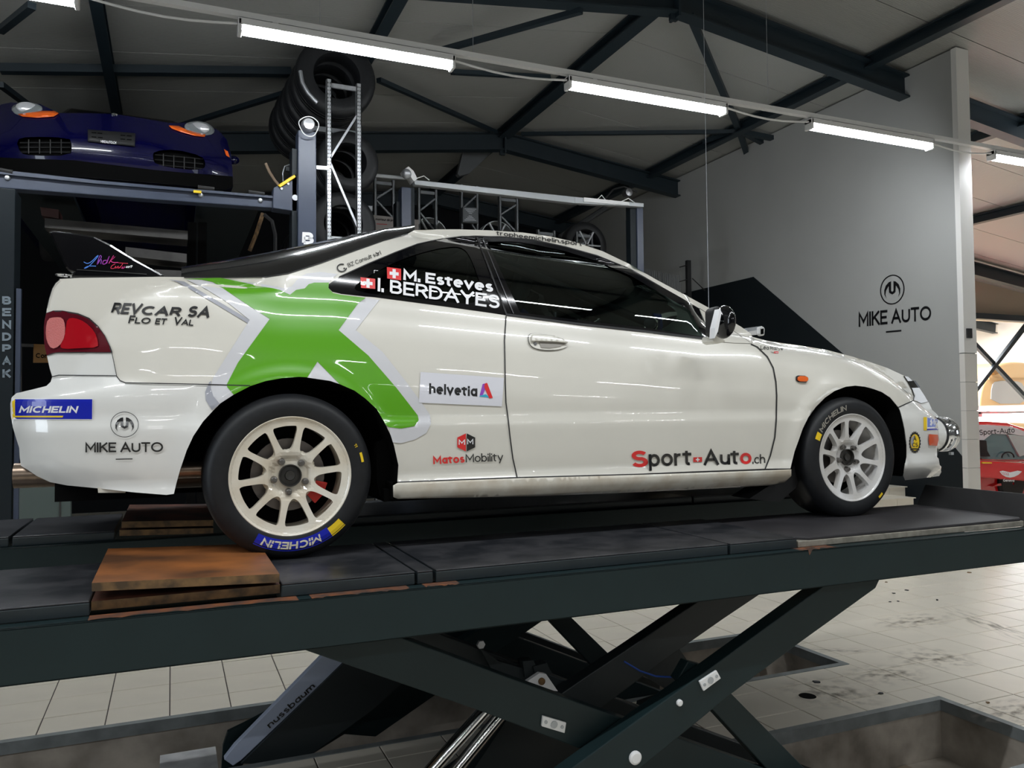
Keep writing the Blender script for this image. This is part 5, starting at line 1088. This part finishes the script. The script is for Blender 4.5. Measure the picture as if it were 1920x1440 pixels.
for lp, nm in ((in1, 'left'), (in2, 'right')):
    o = cpanel('air_intake', [lp], void, 0.06)
    xs_ = [p[0] for p in lp]; ys_ = [p[1] for p in lp]; x0, x1, y0, y1 = min(xs_), max(xs_), min(ys_), max(ys_); sl = 0.0 if nm == 'left' else 0.14
    b = MB()
    for i in range(1, 5): X_ = x0+(x1-x0)*i/5; P_ = hitc(np.array([(X_, y0+3+sl*(X_-x0)), (X_, y1-6+sl*(X_-x0)*.4)])); b.tube([P_[0]+[0, .03, 0], P_[1]+[0, .03, 0]], 0.005, 5)
    for i in range(1, 4):
        y = y0+(y1-y0)*i/4-2*(nm == 'right'); P_ = hitc(np.array([(x0+4, y), (x1-4, y+sl*(x1-x0)*0.6)])); b.tube([P_[0]+[0, .03, 0], P_[1]+[0, .03, 0]], 0.005, 5)
    b.obj('intake_grille', blackrub, o)
for hl, ind, cc in (([(20, 205), (28, 196), (48, 192), (70, 195), (82, 203), (72, 212), (50, 217), (30, 216)], [(33, 215), (55, 212), (80, 209), (102, 209), (110, 213), (100, 219), (70, 221), (42, 219)], (52, 203)), ([(345, 236), (352, 230), (372, 227), (392, 232), (403, 243), (400, 252), (385, 254), (365, 250), (350, 244)], [(317, 236), (335, 237), (352, 245), (372, 250), (386, 253), (384, 257), (365, 255), (340, 248), (322, 241)], (374, 240))):
    h = cpanel('headlight', [chaikin(hl, 1)], mat('headlight_glass', (.22, .24, .25), .1, coat=1), -0.012, .03, thick=.01); cpanel('amber_indicator', [ind], orange, -0.016, .03, parent=h, thick=.008)
    c = hitc(np.array([cc], float))[0]; b = MB(); b.sphere((c[0], c[1]-0.01, c[2]), (.085, .02, .05), 16); b.obj('headlight_bulb', lens, h, smooth=True)
pl = cpanel('plate_holder', [[(165, 244), (254, 251), (253, 275), (165, 266)]], blackrub, -0.02, .05, thick=.015)
it = [T('MIKEAUTO.CH', (189, 269), (218, 271.5), 5, white, 1, bold=.03)]+[Q([(x, y), (x+9, y+.7), (x+9, y+2.6), (x, y+1.9)], void, 1) for x, y in ((172, 249), (183, 250), (172, 257), (184, 258), (226, 254), (238, 255), (226, 261), (238, 262))]
sticker('plate_text', it, pl, lambda q: hitc(q)-np.array([0, .02, 0]), 0.004, 'white web address on the plate holder')
c = hitc(np.array([(215, 216)], float))[0]; MB().sphere((c[0], c[1]-.005, c[2]+.005), (.025, .01, .012), 10).obj('bonnet_badge', chrome, pc)
c = P1(onY, (437, 300), 8.3); b = MB(); b.sphere(tuple(c), (.06, .04, .045), 12); b.obj('wing_mirror', navy, pc, smooth=True)
cpanel('side_marker', [[(420, 280), (427, 284), (431, 296), (424, 292)]], orange, -.006, .02)
for x in (P1(onY, (20, 330), 8.0)[0], P1(onY, (400, 330), 8.0)[0]):
    for y in (8.3, 10.6): MB().lathe((x, y, zc+0.30), [(0.12, -.1), (.29, -.1), (.315, -.07), (.315, .07), (.29, .1), (.12, .1)], (1, 0, 0), 28).obj('wheel', tyrem, pc, smooth=True)
# ================================================================== SECOND POST LIFT (grey cross tube)
l2 = thing('post_lift', 'post lift with a long silver cross tube behind the roof of the white car', 'lift', (3.3, 8.3, 0))
Y2 = 8.3
post(753, 771, 350, Y2, .14, l2); post(1194, 1206, 384, Y2, .14, l2)
for (pa, pb) in (((771, 350), (778, 350)), ((1183, 384), (1194, 384))):
    a = P1(onY, pa, Y2); c = P1(onY, pb, Y2); b = MB(); b.box((a[0], Y2+.02, 0), (c[0], Y2+.12, a[2])); b.obj('post_flange', postd, l2)
b = slab([(776, 337), (1078, 369), (1078, 381), (778, 346)], Y2-.08, Y2); b.obj('cross_tube', silver, l2, bevel=.004)
b = slab([(1078, 369), (1207, 381), (1207, 388), (1078, 381)], Y2-.075, Y2); b.obj('cross_tube', silver, l2, bevel=.004)
b = slab([(1095, 370), (1180, 379), (1180, 385), (1095, 378)], Y2-.095, Y2-.08); b.obj('tube_cover', lampw, l2)
b = slab([(757, 318), (766, 312), (775, 320), (783, 335), (776, 340), (768, 328), (762, 330)], Y2-.1, Y2+.05); b.obj('lamp_bracket', lampw, l2)
c = P1(onY, (762, 326), Y2-.1); MB().sphere(tuple(c), .055, 12).obj('work_lamp', galv, l2, smooth=True)
MB().tube([P1(onY, q, Y2) for q in ((702, 329), (760, 334))], .02, 8).obj('cross_bar', silver, l2)
for pts in (((782, 334), (795, 330), (805, 338)), ((1120, 374), (1128, 366), (1136, 376)), ((1165, 378), (1178, 372), (1190, 380))): MB().tube([P1(onY, q, Y2-.05) for q in pts], .006, 6).obj('cable', lampw, l2)
MB().tube([P1(onY, q, Y2+.6) for q in ((1135, 372), (1150, 355), (1170, 350), (1195, 360))], .012, 6).obj('hose', blackrub, l2)
MB().lathe(tuple(P1(onY, (1176, 362), Y2+.5)), [(0, -.06), (.05, -.05), (.05, .05), (0, .06)], n=12).obj('motor', steel, l2)
# ================================================================== RACKS
def rack(pl_, pr_, yt, yb, Y, label, m=galv, w=.045, parent=None, holes=True, diag=((0.62, 1.0, 0.0), (0.62, .16, 0.0)), grp=None, zfoot=0.0):
    t = thing('storage_rack', label, 'rack', (0, Y, 0), grp)
    a = P1(onY, (pl_, yt), Y); c = P1(onY, (pr_, yt), Y); zt_ = a[2]; zb = P1(onY, (pl_, yb), Y)[2]
    for x in (a[0], c[0]):
        b = MB(); b.box((x-w/2, Y, zfoot), (x+w/2, Y+.006, zt_)); b.box((x-w/2, Y, zfoot), (x-w/2+.006, Y+.05, zt_)); b.box((x+w/2-.006, Y, zfoot), (x+w/2, Y+.05, zt_)); o = b.obj('upright', m, t)
        if holes:
            h = MB()
            z = zt_-.03
            while z > zb: h.box((x-w*.28, Y-.0008, z-.012), (x-w*.12, Y+.0002, z)); h.box((x+w*.12, Y-.0008, z-.012), (x+w*.28, Y+.0002, z)); z -= .035
            h.obj('slots', void, o)['kind'] = 'stuff'
    b = MB(); b.box((a[0], Y+.01, zt_-.07), (c[0], Y+.03, zt_-.03)); b.obj('brace', m, t)
    H_ = zt_-zb
    for (x0, z0, x1, z1) in ((0, .50, 1, .82), (0, .50, 1, .08)):
        b = MB(); b.bar((a[0]+(c[0]-a[0])*x0, Y+.02, zb+H_*z0), (a[0]+(c[0]-a[0])*x1, Y+.02, zb+H_*z1), .02, .03, up=(0, 1, 0)); b.obj('brace', m, t)
    b = MB(); b.box((a[0], Y+.01, zb+.02), (c[0], Y+.03, zb+.05)); b.obj('brace', m, t)
    return t
r1 = rack(617, 673, 148, 452, 7.4, 'tall galvanised rack frame beside the blue-grey post with the letter B')
MB().bar(P1(onY, (593, 314), 7.4), P1(onY, (617, 316), 7.4), .02, .035).obj('tie_bracket', galv, r1)
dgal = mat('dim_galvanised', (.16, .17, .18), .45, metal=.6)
for pl_, pr_, yt, yb, Y, lb in ((704, 738, 334, 412, 9.6, 'dim rack frame just right of the tall galvanised one'), (786, 818, 352, 440, 9.8, 'dim rack frame right of the first lift post'), (866, 895, 345, 440, 10.0, 'dim rack frame holding the square grey panel'), (938, 970, 366, 440, 9.8, 'dim rack frame in the middle below the silver tube'), (1010, 1040, 430, 470, 9.9, 'low dim rack frame above the lettering on the roof edge'), (1082, 1110, 434, 490, 9.9, 'low dim rack frame holding the silver wheel')):
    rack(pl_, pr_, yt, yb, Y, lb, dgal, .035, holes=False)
def shelf_beam(q0, q1, Y, h, m, label, nm='rack_shelf', cat='shelf', grp=None):
    a, c = P1(onY, q0, Y), P1(onY, q1, Y); b = MB(); b.prism([(a[0], Y, a[2]), (c[0], Y, c[2]), (c[0], Y, c[2]-h), (a[0], Y, a[2]-h)], (0, .3, 0)); return tag(b.obj(nm, m), label, cat, grp)
shelf_beam((84, 409), (352, 433), 7.3, .075, greyboard, 'grey wooden shelf beam above the black spoiler', grp='grey shelf beams behind the rear of the white car')
shelf_beam((235, 463), (350, 476), 7.3, .075, greyboard, 'grey shelf beam beside the black spoiler', grp='grey shelf beams behind the rear of the white car')
shelf_beam((290, 505), (350, 508), 7.3, .065, greyboard, 'lowest grey shelf beam, just above the boot of the white car', grp='grey shelf beams behind the rear of the white car')
b = MB(); 
for x in (352, 372): a = P1(onY, (x, 420), 7.62); b.box((a[0], 7.62, 0), (a[0]+.07, 7.68, a[2]+.02))
tag(b.obj('rack_post', void), 'dark upright posts of the shelf behind the boot', 'post')
# signs and clutter at the far left
o = slab([(63, 645), (92, 646), (92, 680), (62, 680)], 9.0, 9.02).obj('orange_sign', mat('orange_board', (.22, .10, .015), .5)); tag(o, 'dim orange sign board left of the tail light', 'sign'); sticker('lettering', [T('Cont', (67, 671), (95, 672), 9, void, 0, bold=.03)], o, lambda q: onY(q, 9.0), .004)
o = slab([(33, 644), (62, 645), (62, 650), (40, 650), (40, 745), (33, 745)], 8.9, 8.95).obj('upright_stand', greyboard); tag(o, 'dim grey upright frame behind the rear bumper', 'frame')
o = slab([(30, 900), (132, 908), (132, 985), (30, 985)], 7.75, 7.85).obj('grey_cabinet', mat('grey_cabinet_paint', (.10, .13, .12), .5)); tag(o, 'dim grey cabinet door behind the exhaust pipe', 'cabinet'); slab([(111, 908), (114, 908), (114, 985), (111, 985)], 7.74, 7.75).obj('door_seam', greyboard, o)
o = slab([(75, 388), (110, 393), (110, 410), (78, 404)], 7.35, 7.6).obj('brown_crate', mat('dim_brown', (.05, .014, .01), .6)); tag(o, 'dim reddish crate on the shelf above the spoiler', 'crate')
# ================================================================== TYRES
def tyre(c, r, wd, label, ax=(0, 1, 0), grp='tyres stored on the rack', ri=None, cat='tyre'):
    ri = ri or r*.56; b = MB(); w_ = wd/2
    b.lathe(c, [(ri, -w_*.75), (ri*1.04, -w_*.95), (r*.80, -w_*1.05), (r*.93, -w_*.92), (r*.985, -w_*.70), (r, -w_*.3), (r*.985, -w_*.28), (r*.985, -w_*.22), (r, -w_*.2), (r, w_*.2), (r*.985, w_*.22), (r*.985, w_*.28), (r, w_*.3), (r*.985, w_*.7), (r*.93, w_*.92), (r*.8, w_*1.05), (ri*1.04, w_*.95), (ri, w_*.75)], ax, 40, closed=True)
    return tag(b.obj('tyre', tyrem, smooth=True), label, cat, grp)
rows = (((628, 150), .40, 'top row'), ((650, 307), .31, 'middle row'), ((640, 425), .335, 'bottom row'))
ordw = ('front', 'second', 'third', 'fourth', 'fifth', 'sixth')
for (q, r, nm) in rows:
    c = P1(onY, q, 8.0)
    for i in range(6):
        tyre((c[0]-0.02*i, 8.0+i*.27, c[2]-0.012*i), r*(1-.01*(i % 2)), .24, '%s black tyre of the %s behind the galvanised rack frame' % (ordw[i], nm))
    b = MB(); b.box((c[0]-.3, 7.95, c[2]-r-.16), (c[0]+.25, 8.0, c[2]-r-.11)); b.box((c[0]-.3, 9.4, c[2]-r-.16), (c[0]+.25, 9.45, c[2]-r-.11)); b.box((c[0]-.12, 7.95, c[2]-r-.085), (c[0]-.07, 9.5, c[2]-r-.11)) if False else None; tag(b.obj('tyre_rail', dgal), 'dim rails under the %s of tyres' % nm, 'rail')
b = MB(); b.tube([P1(onY, q, 7.85) for q in ((563, 133), (567, 155), (578, 175), (595, 193))], .02, 8); tag(b.obj('wheel_lip_strip', galv, None, smooth=True), 'curved bright strip of rim in front of the top tyre row', 'rim')
b = MB(); b.tube([P1(onY, q, 7.85) for q in ((498, 306), (505, 322), (515, 338), (523, 347))], .014, 8); tag(b.obj('wheel_lip_strip', mat('brown_strip', (.35, .25, .17), .5), None, smooth=True), 'curved brownish strip left of the yellow handle', 'rim')
b = MB(); b.tube([P1(onY, q, 7.6) for q in ((493, 400), (480, 440), (468, 470))], .02, 6); tag(b.obj('strap', woodedge), 'brown strap hanging below the lift beam near the letter B', 'strap')
b = MB(); b.tube([P1(onY, q, 7.5) for q in ((495, 402), (510, 415), (516, 440), (516, 470))], .018, 6); tag(b.obj('hose', blackrub), 'thick black hose hanging beside the brown strap', 'hose')
c = P1(onY, (1094, 462), 10.0); t = tyre(tuple(c), .34, .2, 'black tyre with a dim alloy wheel above the roof edge lettering', grp='wheels on the back racks', ri=.22, cat='wheel')
def spokes(c, r, parent):
    for k in range(6):
        a = 2*PI*k/6; MB().bar((c[0], c[1]-.09, c[2]), (c[0]+r*math.cos(a), c[1]-.09, c[2]+r*math.sin(a)), .03, .02).obj('spoke', silver, parent)
spokes(c, .22, t)
for q, lb in (((802, 445), 'dim alloy wheel low behind the rear roof edge'), ((928, 450), 'dim alloy wheel hidden to its top by the roof')):
    c = P1(onY, q, 10.0); b = MB(); b.lathe(tuple(c), [(.23, -.1), (.24, -.1), (.24, .1), (.23, .1)], n=32, closed=True); t = tag(b.obj('alloy_wheel', silver), lb, 'wheel', 'wheels on the back racks'); spokes(c, .23, t)
o = slab([(868, 388), (896, 390), (897, 418), (868, 416)], 9.9, 9.96).obj('louvred_fan', mat('dim_grey_panel', (.09, .10, .11), .5)); tag(o, 'square grey louvred panel on the back rack', 'panel')
for i in range(4):
    u = 3+i*2.6; P_ = [(868+u, 388+u), (896-u, 389+u), (896-u, 417-u), (868+u, 416-u)]; sticker('louvre', [Q([P_[0], P_[1], (P_[1][0], P_[1][1]+1), (P_[0][0], P_[0][1]+1)], galv, 0), Q([P_[3], P_[2], (P_[2][0], P_[2][1]-1), (P_[3][0], P_[3][1]-1)], galv, 0)], o, lambda q: onY(q, 9.9), .004)
po = slab([(700, 403), (748, 408), (748, 432), (700, 432)], 9.3, 9.32).obj('wall_poster', posterm); tag(po, 'pale poster with a line of print beside the big tyres', 'poster'); sticker('lettering', [T('monteur de pneus', (704, 413), (746, 416), 4.5, void, 0, bold=.03), Q([(706, 419), (726, 420), (726, 421.5), (706, 420.5)], mat('dim_red', (.3, .03, .03), .6), 0)], po, lambda q: onY(q, 9.3), .004)
po = slab([(772, 411), (785, 412), (785, 436), (772, 436)], 9.3, 9.32).obj('wall_poster', posterm); tag(po, 'narrow strip of pale poster right of the first lift post', 'poster')
o = slab([(868, 286), (918, 281), (922, 286), (880, 325), (862, 330), (858, 326)], 11.6, 11.7).obj('unlit_light', mat('dim_light_cover', (.13, .14, .15), .5)); tag(o, 'unlit tube light under the dark gable', 'light')
for q0, q1, lb in (((1050, 445), (1135, 390), 'dim sloping tube on the dark gable above the silver wheel'),):
    b = MB(); b.tube([P1(onY, q0, 12.5), P1(onY, q1, 12.5)], .05, 8); tag(b.obj('sloping_tube', dgal), lb, 'tube')
# mesh fence by the wall
fe = thing('mesh_fence', 'black wire mesh fence post and panels in front of the wall end', 'fence', (7.2, 10, 0)); a = P1(onY, (1292, 488), 10.0); b = MB(); b.box((a[0]-.035, 10, 0), (a[0]+.035, 10.05, a[2])); b.obj('fence_post', blackrub, fe)
for (q0, q1) in (((1274, 501), (1289, 497)), ((1274, 528), (1289, 524)), ((1298, 522), (1322, 545))):
    MB().tube([P1(onY, q0, 10.0), P1(onY, q1, 10.0)], .008, 5).obj('fence_wire', blackrub, fe)
for k in range(26):
    x = 1190+k*3.4; MB().tube([P1(onY, (x, 500+.2*(x-1190)), 10.3), P1(onY, (x, 560), 10.3)], .004, 4).obj('fence_wire', dgal, fe)
# silver profile with square end behind the bonnet
o = slab([(1400, 615), (1429, 611), (1430, 620), (1404, 624)], 5.2, 5.6).obj('square_tube', silver); tag(o, 'silver square tube end sticking up behind the bonnet', 'tube')
fr_ = slab([(1424, 613), (1432, 612), (1435, 616), (1434, 629), (1427, 630), (1424, 626)], 5.15, 5.19).obj('tube_end', lampw, o, bevel=.01); slab([(1427, 617), (1432, 616), (1432, 626), (1427, 627)], 5.145, 5.15).obj('tube_bore', void, fr_)
slab([(1395, 623), (1425, 618), (1425, 627), (1400, 629)], 5.19, 5.7).obj('tube_rail', lampw, o)
# ================================================================== HALL BEYOND: red car, van, tube
rc = thing('red_car', 'small red car with a white sun strip lettered across the windscreen, beyond the wall end', 'car', (12.6, 9.0, 0))
Yr = 9.0
def redp(nm, pts, Y0, Y1, m, par=rc, bev=.01, label=None): return slab(pts, Y0, Y1).obj(nm, m, par, bevel=bev, label=label)
redp('body_shell', [(1770, 866), (1832, 865), (1870, 864), (1920, 872), (2040, 895), (2060, 930), (2060, 990), (1770, 990)], Yr, Yr+3.6, redc, bev=.06)
redp('bonnet', [(1790, 868), (1838, 863), (1925, 868), (2030, 884), (2040, 905), (1920, 902), (1838, 896), (1785, 900)], Yr-.25, Yr+.2, redc, bev=.03)
redp('roof', [(1800, 792), (1850, 790), (1890, 793), (1930, 806), (1925, 812), (1890, 800), (1850, 797), (1800, 797)], Yr+1.1, Yr+2.6, redc, bev=.02)
redp('windscreen_frame', [(1800, 796), (1850, 795), (1895, 799), (1935, 812), (1990, 862), (1975, 868), (1838, 864), (1790, 866)], Yr+.9, Yr+1.0, redc)
wsp = [(1806, 806), (1850, 804), (1900, 807), (1925, 813), (1970, 860), (1900, 862), (1842, 861), (1836, 857), (1834, 848), (1800, 848)]
redp('windscreen', wsp, Yr+.85, Yr+.9, mat('teal_glass', (.12, .24, .26), .1, coat=1))
so = redp('sun_strip', [(1800, 798), (1850, 796.5), (1895, 800), (1932, 813), (1940, 822), (1900, 815), (1860, 813), (1845, 825), (1800, 826)], Yr+.82, Yr+.85, white, bev=0)
sticker('lettering', [T('Sport-Auto', (1837, 816), (1903, 811), 10, black, 0, bold=.01)], so, lambda q: onY(q, Yr+.82), .006)
redp('screen_glare', [(1888, 812), (1920, 818), (1925, 852), (1912, 856)], Yr+.82, Yr+.85, mat('pale_glass_glare', (.6, .7, .68), .3), bev=0)  # glare on the windscreen, put in as a pale patch
b = MB(); c = P1(onY, (1890, 858), Yr+.8); b.tube([(c[0]+.16*math.cos(t), Yr+.8, c[2]+.10*math.sin(t)) for t in np.linspace(0, PI, 10)], .012, 6); b.obj('steering_wheel', blackrub, rc)
redp('seat', [(1838, 825), (1850, 826), (1852, 845), (1858, 856), (1836, 856)], Yr+.78, Yr+.84, blackrub)
redp('wing_sticker', [(1842, 866.5), (1860, 867), (1860, 869), (1842, 869)], Yr-.27, Yr-.25, yellow, bev=0)
wg = [Q([(1874, 884), (1880, 882.5), (1889, 884.5), (1894, 885.5), (1899, 884.5), (1908, 882.5), (1916, 884), (1910, 890), (1902, 894), (1894, 895.5), (1886, 894), (1879, 890)], white, 0)]+[Q([(1877+i*4, 884.6+.3*i), (1878+i*4, 884.6+.3*i), (1884+i*2.6, 891+.3*i), (1883+i*2.6, 891+.3*i)], redc, 1) for i in range(4)]+[T('Geneva', (1881, 903), (1902, 903.5), 5, white, 0, bold=.03)]
sticker('winged_badge', wg, rc, lambda q: onY(q, Yr-.25), .008, 'white winged badge with a city name')
for x, y in ((P1(onY, (1893, 920), Yr)[0], Yr-.02), (P1(onY, (1893, 920), Yr)[0]+1.5, Yr-.02)): MB().lathe((x, y+.05, .30), [(0.02, -.1), (.27, -.1), (.30, -.06), (.30, .1)], n=28).obj('wheel', tyrem, rc)
redp('arch_lip', [(1862, 912), (1872, 907), (1893, 904), (1915, 908), (1925, 914), (1893, 909), (1875, 911)], Yr-.06, Yr, redc, bev=0)
redp('side_window', [(1600, 806), (1700, 800), (1700, 850), (1600, 850)], Yr+2, Yr+2.05, blackgloss, bev=0)
# tube light bar in front of the van
fixture(P1(onY, (1836, 775), 10.6)[0], P1(onY, (1836, 775), 10.6)[0]+1.9, 'bright horizontal tube light low behind the red car roof', 10.6, P1(onY, (1870, 777), 10.6)[2], grp=None)
o = slab([(1812, 762), (1990, 757), (1990, 795), (1812, 790)], 10.75, 10.9).obj('white_beam', walltrim); tag(o, 'white horizontal beam carrying the low tube light', 'beam')
vn = thing('beige_van', 'beige old van with rounded roof behind the black cross brace', 'van', (14, 12.5, 0)); Yv = 13.2
vo = chaikin([(1836, 800), (1838, 735), (1850, 708), (1868, 685), (1895, 678), (1925, 680), (1990, 690), (2030, 720), (2040, 800)], 2)
P_ = onY([(1770, 1000), (1836, 800)], Yv); body = MB(); pv = onY(vo, Yv); pts = [Vector(p) for p in pv]; body.prism(pts, (0, 3.0, 0)); body.box((pts[0][0], Yv, .3), (pts[0][0]+2.4, Yv+3, float(pv[:, 2].min())+.05)); body.obj('body_shell', beigec, vn, bevel=.04)
slab(chaikin([(1858, 757), (1860, 722), (1868, 714), (1905, 714), (1920, 720), (1930, 757)], 1), Yv-.02, Yv).obj('van_window', mat('van_glass', (.42, .44, .46), .2), vn)
slab([(1855, 708), (1935, 708), (1940, 712), (1855, 712)], Yv-.03, Yv).obj('window_trim', mat('tan_trim', (.5, .33, .16), .5), vn)
slab([(1860, 695), (1872, 692), (1876, 700), (1866, 703)], Yv-.08, Yv).obj('roof_lamp', mat('brown_lamp', (.25, .12, .03), .4), vn)
for x in (.5, 1.9): MB().lathe((pts[0][0]+x, Yv+.02, .32), [(.02, -.08), (.28, -.08), (.32, -.04), (.32, .1)], n=24).obj('wheel', tyrem, vn)
